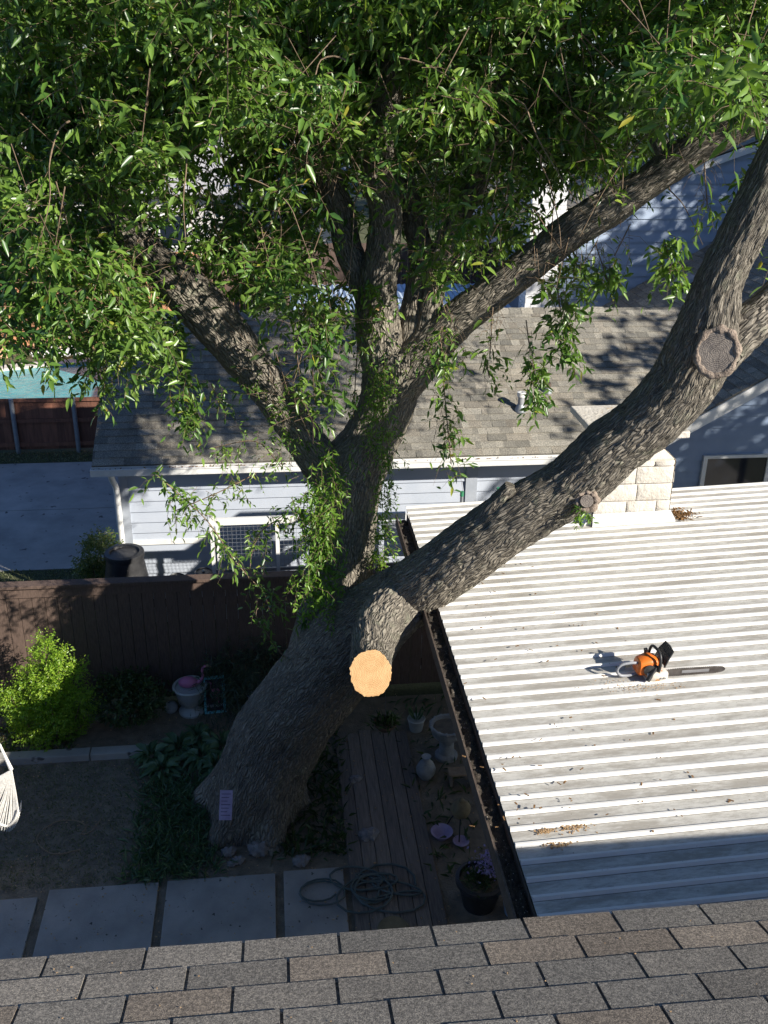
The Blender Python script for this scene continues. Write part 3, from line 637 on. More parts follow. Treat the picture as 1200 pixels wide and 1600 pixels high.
# attic vent on the wing slope, pipes on the main slope
def onwing(x, y):
    d = ray(x, y); t = (wz(0)-H)/(d.z-mw*d.x); return d*t+Vector((0, 0, H))
def onmain(x, y):
    d = ray(x, y); t = (ez+.02-YE*m-H)/(d.z-m*d.y); return d*t+Vector((0, 0, H))
p = onwing(1072, 448); v = thing('roof_vent', p, 'low dark square attic vent on the shaded wing roof', 'roof vent'); v.rotation_euler = (0, -math.atan(mw), 0)
b = MB(); b.bb((-.2, -.2, 0), (.2, .2, .03)); b.build('base', MT['saw_black'], v); b = MB(); b.box((0, 0, .12), (.42, .42, .05), taper=.8); b.build('hood', MT['pipe'], v, bevel=.01)
b = MB(); b.bb((-.13, -.13, .03), (.13, .13, .1)); b.build('neck', MT['saw_black'], v)
for (x, y, hh, rr, lab) in ((813, 641, .27, .042, 'taller grey vent pipe with a pale collar casting a dark shadow on the sunlit roof'), (855, 612, .14, .035, 'short rusty vent pipe beside a pale flashing, higher up the sunlit roof')):
    p = onmain(x, y); v = thing('vent_pipe', p-Vector((0, 0, .02)), lab, 'vent pipe', 'vent pipes on the sunlit roof')
    b = MB(); b.tube([(0, 0, 0), (0, 0, hh)], rr, 18); b.build('pipe', MT['pipe'], v, smooth=True)
    b = MB(); b.lathe([(rr*2.0, 0), (rr*1.9, .04), (rr*1.35, .09), (rr*1.05, .11)], n=20); b.build('boot', MT['galv'], v, smooth=True)
    b = MB(); b.lathe([(rr*1.02, hh-.05), (rr*1.4, hh-.05), (rr*1.4, hh+.01), (rr*.75, hh+.012), (rr*.7, hh-.03)], n=20); b.build('collar', MT['white'] if hh > .2 else MT['fascia'], v, smooth=True)
    b = MB(); R = Matrix.Rotation(math.atan(m), 3, 'X'); b.box((0, .03, .028), (.26, .26, .006), R); b.build('flashing', MT['galv'] if hh > .2 else MT['white'], v)
# two storey house behind
uh = thing('tall_house', (8, 18, 0), 'taller blue grey sided house with a sloping gable edge behind the shingled roofs', 'house')
A = at(1060, 265, 17.47); B = at(1200, 215, 17.47); mu = (B.z-A.z)/(B.x-A.x); uz = lambda x: A.z+mu*(x-A.x); uR = 11.5; uL = 4.95
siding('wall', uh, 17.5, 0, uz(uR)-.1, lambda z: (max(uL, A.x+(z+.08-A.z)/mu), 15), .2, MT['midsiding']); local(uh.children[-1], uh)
b = MB(); b.add([(uL-.5, 17.40, uz(uL-.5)-.14), (uR, 17.40, uz(uR)-.14), (uR, 17.40, uz(uR)+.02), (uL-.5, 17.40, uz(uL-.5)+.02)], [(0, 1, 2, 3), (3, 2, 1, 0)]); local(b.build('rake_board', MT['white'], uh), uh)
UV_ = Vector((1, 0, mu)).normalized()
local(shingles('roof', uh, (uL-.5, 26.0, uz(uL-.5)+.03), (0, -1, 0), UV_, 8.6, (uR-uL+.5)*math.sqrt(1+mu*mu), .14, .3, MT['shingle_far'], th=.008, var=.2, seed=14), uh)
b = MB(); b.bb((uL, 17.62, 0), (uL+.1, 26, uz(uL)-.1)); local(b.build('wall', MT['siding'], uh), uh)
# white painted brick chimney
wc = thing('white_brick_chimney', (4.7, 17.2, 0), 'sunlit white painted brick chimney stack at the corner of the blue house', 'chimney')
b = MB(); r = random.Random(8); z = 0; row = 0
x0, x1, y0, y1 = 4.42, 5.02, 16.95, 17.4
b.bb((x0+.008, y0+.008, 0), (x1-.008, y1, 6.28))
while z < 6.25:
    x = x0-(.1 if row % 2 else 0)
    while x < x1-.01:
        xs = max(x0, x+.004); xe = min(x1, x+.2-.004)
        if xe-xs > .02: b.bb((xs, y0-r.random()*.003, z+.004), (xe, y0+.007, z+.071))
        x += .2
    y = y0-(.1 if row % 2 == 0 else 0)
    while y < y1:
        ys = max(y0+.008, y+.004); ye = min(y1, y+.196)
        if ye-ys > .02: b.bb((x0-r.random()*.003, ys, z+.004), (x0+.007, ye, z+.071))
        y += .2
    z += .075; row += 1
local(b.build('stack', MT['whitebrick'], wc), wc)
b = MB(); b.bb((x0-.06, y0-.06, 6.29), (x1+.06, y1+.06, 6.38)); local(b.build('cap', MT['white'], wc), wc)
b = MB(); b.bb((x0-.08, y0-.05, 3.0), (x1+.02, y0-.004, 3.38)); local(b.build('base_trim', MT['white'], wc), wc)
# blue awning behind the ridge
aw = thing('metal_awning', (2.5, 18, 0), 'blue grey corrugated metal awning just behind the roof ridge', 'awning')
ax0, ax1, ay0, ay1 = .35, 4.35, 17.0, 19.3; az0 = at(520, 496, ay0).z; az1 = at(520, 446, ay1).z; b = MB(); x = ax0; V = []; n = 0
while x < ax1:
    V += [(x, ay0, az0), (x, ay1, az1), (x+.05, ay0, az0+.025), (x+.05, ay1, az1+.025)]; n += 2; x += .1
b.add(V, [(2*i, 2*i+2, 2*i+3, 2*i+1) for i in range(n-1)]); local(b.build('sheet', MT['bluemetal'], aw), aw)
b = MB(); b.bb((ax0, ay1-.02, az1-.1), (ax1, ay1+.04, az1+.0)); local(b.build('beam', MT['white'], aw), aw)
for (x, y) in ((ax0+.05, ay0+.05), (ax1-.1, ay0+.05), (ax0+.05, ay1-.05), (ax1-.1, ay1-.05)): b = MB(); b.bb((x, y-.04, 0), (x+.08, y+.04, az1-.11 if y > 18 else az0-.01)); local(b.build('post', MT['white'], aw), aw)
# fences further off
board_fence('garden_fence', -1.5, 5.0, 21.5, at(520, 380, 21.5).z, MT['fence'], 'dark brown fence far behind, seen above the blue awning', cap=False)
board_fence('cedar_fence', -13, 1.8, 27.5, at(60, 394, 27.5).z, MT['cedar'], 'sunlit orange cedar fence behind the swimming pool', cap=False, bw=.15, gap=.012, jig=.03)
# ============================================================ POOL
pf = board_fence('pool_fence', -9, -2.35, 19.45, at(60, 626, 19.45).z, MT['redfence'], 'reddish brown board fence with grey metal posts in front of the pool', cap=False, rail=False, bw=.145, gap=.001)
zt = at(60, 622, 19.4).z
b = MB((-9, 19.45, 0)); b.bb((-9, 19.40, zt-.08), (-2.35, 19.438, zt-.01)); b.bb((-9, 19.40, .62), (-2.35, 19.438, .7)); b.bb((-9, 19.40, .12), (-2.35, 19.438, .2)); b.build('rails', MT['redfence'], pf)
for (x, y) in ((22, 660), (118, 660)):
    p = at(x, y, 19.36)
    b = MB((-9, 19.45, 0)); b.tube([(p.x, 19.36, 0), (p.x, 19.36, zt)], .045, 12); b.build('post', MT['galv'], pf, smooth=True)
for X in (-7.6, -2.75): b = MB((-9, 19.45, 0)); b.tube([(X, 19.36, 0), (X, 19.36, zt)], .045, 12); b.build('post', MT['galv'], pf, smooth=True)
b = MB(); V = []
cx, cy = -5.2, 22.9
for k in range(40): th = 2*math.pi*k/40; rr = 1+.12*math.sin(2*th+.6); V.append((cx+3.3*rr*math.cos(th), cy+2.5*rr*math.sin(th), .16))
b.add(V, [tuple(range(40))]); tag(b.build('water', MT['water']), kind='structure')
b = MB(); F = []; V2 = []
for k in range(40): th = 2*math.pi*k/40; x, y, z = V[k]; V2 += [(x-.02*math.cos(th), y-.02*math.sin(th), .10), (x-.02*math.cos(th), y-.02*math.sin(th), .22), (x+.35*math.cos(th), y+.35*math.sin(th), .22), (x+.35*math.cos(th), y+.35*math.sin(th), 0)]
for k in range(40):
    for j in range(3): a_ = k*4+j; c_ = ((k+1) % 40)*4+j; F.append((a_, a_+1, c_+1, c_))
b.add(V2, F); tag(b.build('pool_coping', MT['stone']), 'pale stone coping ringing the turquoise swimming pool', 'coping')
for i, (x, y, s, lab) in enumerate(((25, 535, .55, 'large sunlit orange boulder at the far left of the pool edge'), (75, 548, .3, 'small tan boulder beside the large orange one at the pool'), (150, 540, .45, 'tan boulder behind the pool water near the hanging leaves'), (-20, 560, .4, 'orange boulder cut by the left edge of the photo beside the pool'))):
    p = gz(x, y); b = MB(p); b.ball(p+Vector((0, 0, s*.35)), s, 18, 12, .5, (1.2, .8, .8)); o = b.build('boulder', MT['orangerock'], smooth=False); o.location = p; tag(o, lab, 'boulder', 'boulders around the pool')
b = MB(); p = gz(100, 556)
for k in range(26): x = p.x+random.uniform(-.3, .3); b.tube([(x, p.y-.1, .75), (x, p.y-.22, .6), (x+.02, p.y-.28, .17)], .012, 5)
for k in range(200): b.ball((p.x+random.gauss(0, .35), p.y-.35+random.gauss(0, .14), .17), .03, 6, 4)
tag(b.build('waterfall', MT['white']), 'small white foaming waterfall spilling into the pool', 'waterfall', kind='stuff')
# paler house beyond the fences
fh = thing('far_house', (-2, 38, 0), 'pale grey house with light roof glimpsed through the crown beyond the orange fence', 'house')
b = MB(); b.bb((-9, 38, 0), (3, 46, 2.9)); local(b.build('wall', MT['offwall'], fh), fh)
b = MB(); b.add([(-9.5, 37.5, 2.9), (3.5, 37.5, 2.9), (2.5, 42, 5.6), (-8.5, 42, 5.6), (-9.5, 46.5, 2.9), (3.5, 46.5, 2.9)], [(0, 1, 2, 3), (3, 2, 5, 4), (0, 3, 4), (1, 5, 2)]); local(b.build('roof', MT['greyroof'], fh), fh)
for x in (-7, -4, 0.5):
    b = MB(); b.bb((x, 37.95, 1.0), (x+1.1, 37.99, 2.2)); wn_ = local(b.build('window', MT['white'], fh), fh); b = MB(); b.bb((x+.08, 37.93, 1.08), (x+1.02, 37.945, 2.12)); b.build('pane', MT['glass'], wn_)
# ============================================================ BETWEEN THE FENCES
def corner(name, x, y, Y, label, cat): pass
bp = at(194, 862, 11.55); rb = thing('rain_barrel', (bp.x, 11.55, 0), 'tall black plastic rain barrel with open rim beside the garage corner', 'barrel')
zt = bp.z; b = MB(); b.lathe([(.24, 0), (.27, .05), (.30, .35*zt), (.30, .45*zt), (.275, zt*.75), (.235, zt*.93), (.232, zt*.955), (.20, zt*.955), (.2, zt*.9)], n=36); b.build('body', MT['black'], rb, smooth=True)
b = MB(); b.lathe([(.205, zt*.955), (.245, zt*.955), (.25, zt*.975), (.245, zt*1.0), (.19, zt*1.003), (.18, zt*.985)], n=36); rm = b.build('rim', MT['black'], rb, smooth=True)
b = MB(); b.lathe([(0, zt*.96), (.19, zt*.965)], n=28); 
for k in range(40): b.box((random.gauss(.02, .07), random.gauss(-.04, .06), zt*.972), (.05*random.random()+.01, .02, .006), Matrix.Rotation(random.random()*6, 3, 'Z'))
b.build('litter', MT['rust'], rb)
b = MB(); b.box((.0, -.275, zt*.82), (.07, .05, .075)); b.build('overflow_port', MT['black'], rb, bevel=.01)
for zz in (.28, .55): b = MB(); b.lathe([(.302, zt*zz), (.308, zt*zz+.01), (.302, zt*zz+.02)], n=36); b.build('band', MT['black'], rb, smooth=True)
for (x, y, Y, rr, lab, mt) in ((276, 902, 11.3, .105, 'dark lidded bucket peeping over the fence, left of the paler bin', 'black'), (318, 893, 11.4, .1, 'pale blue bin with dark lid peeping over the fence by the white post', 'paleblue')):
    p = at(x, y, Y); t_ = thing('bin', (p.x, Y, 0), lab, 'bin', 'bins behind the fence'); zz = p.z
    b = MB(); b.lathe([(rr*.8, 0), (rr*1.0, zz-.03), (rr*.95, zz-.02)], n=24); b.build('body', MT[mt], t_, smooth=True)
    b = MB(); b.lathe([(rr*1.12, zz-.03), (rr*1.14, zz-.005), (rr*.95, zz+.012), (rr*.9, zz-.002), (.02, zz)], n=24); l_ = b.build('lid', MT['black'], t_, smooth=True)
    b = MB(); b.ball((0, 0, zz+.01), .02, 8, 6); b.build('knob', MT['saw_grey'], l_, smooth=True)
# wire enclosure
we = thing('wire_enclosure', (.2, 11.1, 0), 'white timber and wire mesh enclosure between the fence and the garage', 'enclosure')
yA = 11.0; zb = at(450, 806, yA).z; xs = at(330, 860, yA).x; xe = at(588, 880, yA).x+.35
b = MB(); b.bb((xs, yA-.02, zb-.09), (xe, yA+.02, zb)); local(b.build('top_rail', MT['white'], we), we)
for xx in (xs, xs+.07, at(432, 880, yA).x, at(583, 880, yA).x): 
    b = MB(); b.bb((xx, yA-.021, 0), (xx+.045, yA+.021, zb-.092 if xx > xs else zb+.05)); local(b.build('post', MT['white'], we), we)
b = MB(); b.bb((xs, yA-.015, 1.48), (xe, yA+.015, 1.52)); local(b.build('mid_rail', MT['galv'], we), we)
b = MB(); x = xs
while x < xe: b.tube([(x, yA+.022, .1), (x, yA+.022, zb)], .0022, 4); x += .052
z = .1
while z < zb: b.tube([(xs, yA+.026, z), (xe, yA+.026, z)], .0022, 4); z += .052
local(b.build('wire_mesh', MT['galv'], we), we)
b = MB(); b.add([at(600, 815, 11.4), at(640, 812, 11.4), at(655, 868, 10.5), at(600, 868, 10.5)], [(0, 1, 2, 3)]); b.add([v-Vector((0, 0, .01)) for v in (at(600, 815, 11.4), at(640, 812, 11.4), at(655, 868, 10.5), at(600, 868, 10.5))], [(3, 2, 1, 0)])
local(b.build('roof_sheet', MT['pipe'], we), we)
b = MB(); q0 = at(560, 812, 11.42); q1 = at(640, 806, 11.42); b.bar(q0, q1, .05, .06); local(b.build('ridge_rail', MT['white'], we), we)
for (x, ya_, yb_, lab) in ((722, 768, 800, 'green tipped grey garden stake standing left of the broken limb stub'), (779, 762, 780, 'green tipped garden stake mostly hidden behind the broken limb stub')):
    p = at(x, ya_, 11.2); t_ = thing('garden_stake', (p.x, 11.2, 0), lab, 'stake', 'green tipped stakes'); b = MB(); b.tube([(0, 0, 0), (.0, 0, p.z-.06)], .022, 8); b.build('shaft', MT['galv'], t_); b = MB(); b.tube([(0, 0, p.z-.06), (0, 0, p.z)], .025, 8); b.build('tip', mk('green_cap', (.03, .2, .1), (.05, .3, .16), 9, .5), t_)
p = at(684, 797, 10.9); t_ = thing('folding_frame', (p.x, 10.9, 0), 'small white folding rack showing above the metal roof edge', 'frame')
b = MB(); b.tube([(-.15, 0, 0), (-.06, 0, p.z), (.05, 0, p.z-.02), (.12, .02, 0)], .012, 6); b.build('hoop', MT['white'], t_); b = MB(); b.tube([(-.08, 0, p.z-.06), (.1, 0, p.z-.03)], .01, 6); b.build('crossbar', MT['white'], t_)
# ============================================================ GARDEN
def slabs():
    proto = None
    for i, (x0, x1, y1) in enumerate(((-3.35, -2.36, 7.33), (-2.27, -1.25, 7.41), (-1.17, -.14, 7.42), (-.06, .52, 7.44))):
        t_ = MB(((x0+x1)/2, 6.8, 0)); nx_, ny_ = 16, 12; V = []; F = []
        a_ = 5.95+.0*i
        t_.bb((x0, a_, -.05), (x1, y1, .03)); o = t_.build('paving_slab', MT['slab'], bevel=.006); o.location = ((x0+x1)/2, 6.8, 0)
        tag(o, ('concrete paving slab cut off by the left edge of the photo', 'pale wide concrete slab between the left edge slab and the greenish one', 'greenish mossy concrete slab in the middle of the row', 'concrete slab partly covered by the coiled hose')[i], 'paving slab', 'paving slabs along the house')
slabs()
b = MB((-2, 9.5, 0)); 
for (x0, x1) in ((-4.2, -3.25), (-3.24, -2.2), (-2.19, -1.3)): b.bb((x0, 9.36, -.02), (x1, 9.5, .09))
o = b.build('garden_edging', MT['concrete'], bevel=.01); o.location = (-2, 9.5, 0); tag(o, 'concrete garden edging strip in front of the left shrubs', 'edging')
b = MB(); x = .58; i = 0
while x < 1.3: b.bb((x, 6.3+.02*(i % 3), .0), (x+.135, 9.6-.05*(i % 2), .035)); x += .142; i += 1
o = b.build('boardwalk', MT['deck'], bevel=.004); tag(o, 'weathered plank boardwalk running beside the patio roof gutter', 'boardwalk')
b = MB(); b.bb((2.72, 5.0, 0), (9, 10.1, .02)); tag(b.build('patio', MT['concrete']), kind='structure')
def blades(name, n, fx, hgt, wd, mat, label, cat=None, kind='stuff', spread=.5):
    P = np.array([fx() for _ in range(n)]); D = rng.normal(size=(n, 3))*spread+np.array([0, 0, 1]); 
    o = leaves(name, P, D, hgt*rng.uniform(.5, 1.3, n), np.full(n, wd), mat, lod=0, drp=.3); return tag(o, label, cat, kind=kind)
U_ = lambda a, c: rng.uniform(a, c)
blades('lawn_grass', 15000, lambda: (U_(-4.3, -.9), U_(7.45, 9.33), .0), .05, .007, MT['grass'], 'short patchy grass in the shaded garden', 'grass', spread=.8)
blades('verge_grass', 9000, lambda: (U_(-8, -2.3), U_(12.9, 14.14), .0), .06, .012, MT['grass'], 'strip of sunlit grass between fence and driveway', 'grass')
blades('verge_grass', 3000, lambda: (U_(-9, -2.4), U_(18.78, 19.35), .0), .08, .014, MT['grass'], 'dark grass strip at the foot of the pool fence', 'grass')
blades('ground_cover', 2600, lambda: (U_(-1.5, -.75)+U_(-.15, .15), U_(7.45, 8.9), .0), .19, .02, MT['hosta'], 'low strappy ground cover between lawn and tree trunk', 'ground cover', spread=.9)
blades('leaf_litter', 2500, lambda: (U_(-4.2, -2.4), U_(9.52, 10.1), .01), .05, .03, MT['boxb'], 'dry orange leaves on the bed behind the concrete edging', 'leaves', spread=4)
m = MB()
for k in range(900): q = (random.uniform(-4.2, 2.4), random.uniform(6.0, 10.3), .042); m.box(q, (random.uniform(.006, .02), random.uniform(.005, .012), .003), Matrix.Rotation(random.random()*6, 3, 'Z'))
tag(m.build('sawdust', MT['dust']), 'pale sawdust flecks sprinkled over the shaded garden and slabs', 'sawdust', kind='stuff')
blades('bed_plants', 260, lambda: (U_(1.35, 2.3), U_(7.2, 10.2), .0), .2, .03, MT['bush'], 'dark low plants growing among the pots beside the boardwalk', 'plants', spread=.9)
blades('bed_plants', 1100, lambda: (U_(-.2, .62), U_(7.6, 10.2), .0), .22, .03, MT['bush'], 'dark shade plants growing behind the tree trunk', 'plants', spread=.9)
# hosta clump
hc = thing('hosta_plant', gz(300, 1190), 'broad leaved green hosta clump at the foot of the trunk below the pink flamingo', 'plant')
n = 420; P = []; D = []
for k in range(n):
    c_ = random.choice([(-.45, 0), (-.15, .12), (.12, -.1), (.35, .1), (-.3, -.25), (.05, .3), (.3, -.25)]); a_ = random.random()*6.28; P.append((c_[0]+.05*math.cos(a_), c_[1]+.05*math.sin(a_), .05+.12*random.random())); D.append((math.cos(a_), math.sin(a_), random.uniform(.2, 1.0)))
o = leaves('foliage', np.array(P), np.array(D), rng.uniform(.14, .26, n), rng.uniform(.06, .1, n), MT['hosta'], hc, drp=.5)
def shrub(name, base, hgt, rad, n, ll, lw, mat, label, stems=7, upr=.8, cone=False, cat='shrub', group=None, K=9, lod=0, droop=.15):
    t_ = thing(name, base, label, cat, group); tips = []; b = MB()
    for k in range(stems):
        a_ = 6.28*k/stems+random.random(); rr = rad*random.uniform(.3, .7); tp = Vector((math.cos(a_)*rr, math.sin(a_)*rr, hgt*random.uniform(.6, .85))); md = tp*.5+Vector((math.cos(a_)*.03, math.sin(a_)*.03, .05)); b.tube([(0, 0, 0), md, tp], [.015, .011, .005], 6); tips.append(tp)
    b.build('stem', MT['twig'], t_)
    P = []; D = []
    while len(P) < n:
        q = Vector((random.gauss(0, 1), random.gauss(0, 1), random.gauss(0, 1))).normalized()*(random.random()**.4)
        z = (q.z+1)/2; f = (1-z*.9) if cone else 1
        px_ = q.x*rad*f; py_ = q.y*rad*f
        if noise.noise(Vector((px_*5, py_*5, z*hgt*5))+Vector(base)) < -.18: continue
        P.append((px_, py_, .08+z*hgt*.9)); D.append((q.x*.9+random.gauss(0, .3), q.y*.9+random.gauss(0, .3), upr+random.gauss(0, .25)))
    P = np.array(P); D = np.array(D); pp, dd, l_, tw = sprays(P, D, rng.uniform(.7, 1.3, len(P))*ll*3.2, K, ll, droop)
    leaves('foliage', pp, dd, l_, l_*lw, mat, t_, lod=lod); return t_
sb = gz(84, 1150)+Vector((0, -.05, 0)); t_ = thing('shrub', sb+Vector((0, 0, 0)), 'bright yellow green feathery shrub sunlit in front of the dark fence', 'shrub'); PP = []; DD = []; b = MB()
for (ox, oy, hh, rr) in ((.06, 0, 1.36, .22), (.2, -.05, 1.2, .18), (-.16, .02, .98, .24), (.38, .0, 1.0, .16), (-.38, -.06, .72, .2), (.1, -.2, .86, .24), (.42, -.15, .7, .2), (-.24, -.25, .58, .24), (.16, -.32, .5, .24), (-.5, -.02, .58, .15), (.5, -.05, .45, .16)):
    b.tube([(ox*.1, oy*.1, 0), (ox*.7, oy*.7, hh*.4), (ox, oy, hh*.92)], [.014, .01, .003], 6)
    for k in range(int(260*hh*rr/.2)):
        z = random.random()**.8; f = (1-z)**.6*(.35+.65*random.random()**.5)*rr; a_ = random.random()*6.283; PP.append((ox*(.3+.7*z)+f*math.cos(a_), oy*(.3+.7*z)+f*math.sin(a_), .05+hh*z*.93)); DD.append((math.cos(a_)*.8+random.gauss(0, .2)+ox, math.sin(a_)*.8+random.gauss(0, .2)+oy, .9))
b.build('stem', MT['twig'], t_); PP = np.array(PP); pp, dd, l_, tw = sprays(PP, np.array(DD), rng.uniform(.08, .22, len(PP)), 8, .036, .1); leaves('foliage', pp, dd, l_, l_*.42, MT['shrub'], t_, lod=0)
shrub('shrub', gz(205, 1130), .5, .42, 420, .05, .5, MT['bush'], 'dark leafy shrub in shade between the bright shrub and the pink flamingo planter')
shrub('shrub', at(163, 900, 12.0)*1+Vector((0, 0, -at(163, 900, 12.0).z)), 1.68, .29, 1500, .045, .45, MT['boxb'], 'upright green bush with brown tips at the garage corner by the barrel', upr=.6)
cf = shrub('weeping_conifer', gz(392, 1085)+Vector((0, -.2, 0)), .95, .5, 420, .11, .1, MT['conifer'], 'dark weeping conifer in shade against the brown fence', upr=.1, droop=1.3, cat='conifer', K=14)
# urn with flamingo
up_ = gz(300, 1112); ur = thing('planter_urn', up_, 'pale grey footed urn planter holding a pink flamingo', 'planter')
b = MB(); b.lathe([(.0, 0), (.15, 0), (.155, .03), (.13, .06), (.075, .09), (.08, .12), (.15, .17), (.175, .3), (.19, .36)], n=32); b.build('bowl', MT['ceramic'], ur, smooth=True)
b = MB(); b.lathe([(.175, .355), (.205, .355), (.213, .375), (.2, .392), (.178, .385), (.17, .35)], n=32); b.build('rim', MT['ceramic'], ur, smooth=True)
b = MB(); b.lathe([(0, .35), (.172, .352)], n=24); b.build('soil', MT['soil'], ur)
fl = thing('flamingo_ornament', up_+Vector((-.02, 0, .40)), 'pink plastic flamingo ornament sitting in the grey urn planter', 'ornament')
b = MB(); b.ball((0, 0, .03), .1, 18, 12, 0, (1.15, .72, .7)); b.build('body', MT['pink'], fl, smooth=True)
b = MB(); b.tube([tuple(q[:3]) for q in catmull([(.06, 0, .03), (.13, 0, .03), (.18, 0, .09), (.175, 0, .18), (.2, 0, .235), (.235, 0, .24)], .015)], [.028-.0011*i if i < 14 else .014 for i in range(len(catmull([(.06, 0, .03), (.13, 0, .03), (.18, 0, .09), (.175, 0, .18), (.2, 0, .235), (.235, 0, .24)], .015)))], 10); b.build('neck', MT['pink'], fl, smooth=True)
b = MB(); b.ball((.24, 0, .242), .022, 10, 8, 0, (1.3, .8, .9)); b.tube([(.25, 0, .24), (.28, 0, .235), (.29, 0, .215)], [.011, .008, .003], 8); b.build('head', MT['woodpale'], fl, smooth=True)
# welcome sign
sp_ = gz(337, 1114); sg = thing('welcome_sign', sp_, 'turquoise framed welcome sign with a pink flamingo picture leaning beside the urn', 'sign'); sg.rotation_euler = (math.radians(-16), 0, math.radians(6))
b = MB(); b.bb((-.11, 0, 0), (.11, .012, .46)); b.build('panel', MT['darkpanel'], sg)
b = MB(); b.bb((-.13, -.012, 0), (.13, .006, .032)); b.bb((-.13, -.012, .43), (.13, .006, .465)); b.bb((-.13, -.0125, .032), (-.1, .006, .43)); b.bb((.1, -.0125, .032), (.13, .006, .43)); b.build('frame', MT['turq'], sg, bevel=.003)
b = MB(); b.ball((.02, -.004, .27), .055, 14, 10, 0, (1, .1, .8)); b.tube([(-.02, -.006, .29), (-.045, -.006, .33), (-.03, -.006, .38), (-.05, -.006, .4)], .008, 6); b.tube([(.02, -.006, .23), (.025, -.006, .13)], .004, 5); b.tube([(.035, -.006, .23), (.045, -.006, .13)], .004, 5); b.build('flamingo_picture', MT['pink'], sg, smooth=True)
def text(s, size, mat, parent, loc, rot, name='lettering'):
    c_ = bpy.data.curves.new('t', 'FONT'); c_.body = s; c_.size = size; c_.align_x = 'CENTER'; c_.extrude = .0008; t0 = bpy.data.objects.new('t', c_); C.collection.objects.link(t0)
    dg = bpy.context.evaluated_depsgraph_get(); me = bpy.data.meshes.new_from_object(t0.evaluated_get(dg)); bpy.data.objects.remove(t0); me.materials.clear(); me.materials.append(mat)
    o = bpy.data.objects.new(name, me); link(o, parent); o.location = loc; o.rotation_euler = rot; return o
text('Welcome', .07, MT['white'], sg, (0, -.006, .08), (math.radians(90), 0, 0))
# pinwheel flower, ball
fp = gz(398, 1112); fo = thing('garden_flower_ornament', fp, 'pale blue metal daisy ornament on a stake left of the trunk', 'ornament')
b = MB(); 
for k in range(12):
    a_ = 6.28*k/12; b.ball((math.cos(a_)*.055, -.01, .24+math.sin(a_)*.055), .02, 8, 6, 0, (1, .4, 1))
b.build('petals', MT['paleblue'], fo, smooth=True); b = MB(); b.ball((0, -.02, .24), .026, 12, 8, 0, (1, .5, 1)); b.build('centre', MT['darkpanel'], fo, smooth=True); b = MB(); b.tube([(0, 0, 0), (0, 0, .24)], .006, 6); b.build('stake', MT['galv'], fo)
def ball_thing(name, x, y, r, mat, label, cat, sc=(1, 1, 1), nz=0): p = gz(x, y); b = MB(); b.ball((0, 0, r*.8*sc[2]), r, 22, 14, nz, sc); o = b.build(name, mat, smooth=True); o.location = p; return tag(o, label, cat)
ball_thing('stone_ball', 427, 1083, .075, MT['greystone'], 'grey stone ball in the shade behind the trunk beside the daisy ornament', 'ornament')
ball_thing('stone_ball', 268, 1112, .08, MT['greystone'], 'dim grey stone ball left of the urn planter', 'ornament')
# plants and pots beside the boardwalk
def pot(name, x, y, prof, mat, label, cat='pot', n=26): 
    p = gz(x, y); t_ = thing(name, p, label, cat); b = MB(); b.lathe(prof, n=n); b.build('body', mat, t_, smooth=True); return t_
t_ = pot('aloe_pot', 650, 1140, [(.0, 0), (.075, 0), (.1, .15), (.108, .16), (.1, .17), (.09, .15)], MT['ceramic'], 'pale pot with a spiky blue green aloe in the shade'); n = 26
a_ = rng.uniform(0, 6.28, n); leaves('foliage', np.stack([.03*np.cos(a_), .03*np.sin(a_), np.full(n, .15)], 1), np.stack([np.cos(a_)*.5, np.sin(a_)*.5, np.full(n, 1.0)], 1), rng.uniform(.12, .2, n), np.full(n, .03), MT['hosta'], t_, drp=.05)
p = gz(697, 1182); t_ = thing('pedestal_planter', p, 'large grey cast stone pedestal planter with a scalloped bowl full of soil', 'planter')
b = MB(); b.lathe([(0, 0), (.13, 0), (.13, .04), (.09, .07), (.08, .2), (.1, .25), (.17, .32), (.2, .42), (.205, .44), (.17, .44), (.16, .4)], n=30); b.build('bowl', MT['greystone'], t_, smooth=True)
b = MB(); b.lathe([(0, .405), (.16, .41)], n=20); b.build('soil', MT['soil'], t_)
b = MB(); 
for k in range(14): a2 = 6.28*k/14; b.ball((.19*math.cos(a2), .19*math.sin(a2), .435), .024, 8, 6)
b.tube([(.19*math.cos(6.283*k/30), .19*math.sin(6.283*k/30), .435) for k in range(31)], .016, 6); b.build('scalloped_rim', MT['greystone'], t_, smooth=True)
pot('round_vase', 665, 1215, [(0, 0), (.06, 0), (.1, .07), (.11, .13), (.08, .2), (.045, .23), (.04, .27), (.055, .29), (.04, .285)], MT['greystone'], 'rounded grey vase with a narrow neck beside the boardwalk', 'vase')
t_ = pot('flower_pot', 748, 1412, [(0, 0), (.15, 0), (.21, .26), (.235, .28), (.235, .32), (.2, .33), (.19, .28)], MT['black'], 'large black pot of lilac flowers next to the roof edge'); 
b = MB(); b.lathe([(0, .285), (.19, .29)], n=20); b.build('soil', MT['soil'], t_)
n = 260; P = np.stack([rng.normal(.08, .07, n), rng.normal(.03, .06, n), rng.uniform(.35, .6, n)], 1); leaves('flowers', P, rng.normal(size=(n, 3)), np.full(n, .035), np.full(n, .022), MT['lav'], t_, lod=0)['kind'] = 'stuff'
n = 200; P = np.stack([rng.normal(0, .08, n), rng.normal(0, .07, n), np.full(n, .3)], 1); leaves('foliage', P, rng.normal(size=(n, 3))*.6+np.array([0, 0, 1]), rng.uniform(.08, .2, n), np.full(n, .015), MT['bush'], t_, lod=0)
pot('white_pot', 803, 1425, [(0, 0), (.09, 0), (.12, .2), (.13, .21), (.11, .21), (.1, .17)], MT['paleblue'], 'small pale pot under the lower end of the roof gutter')
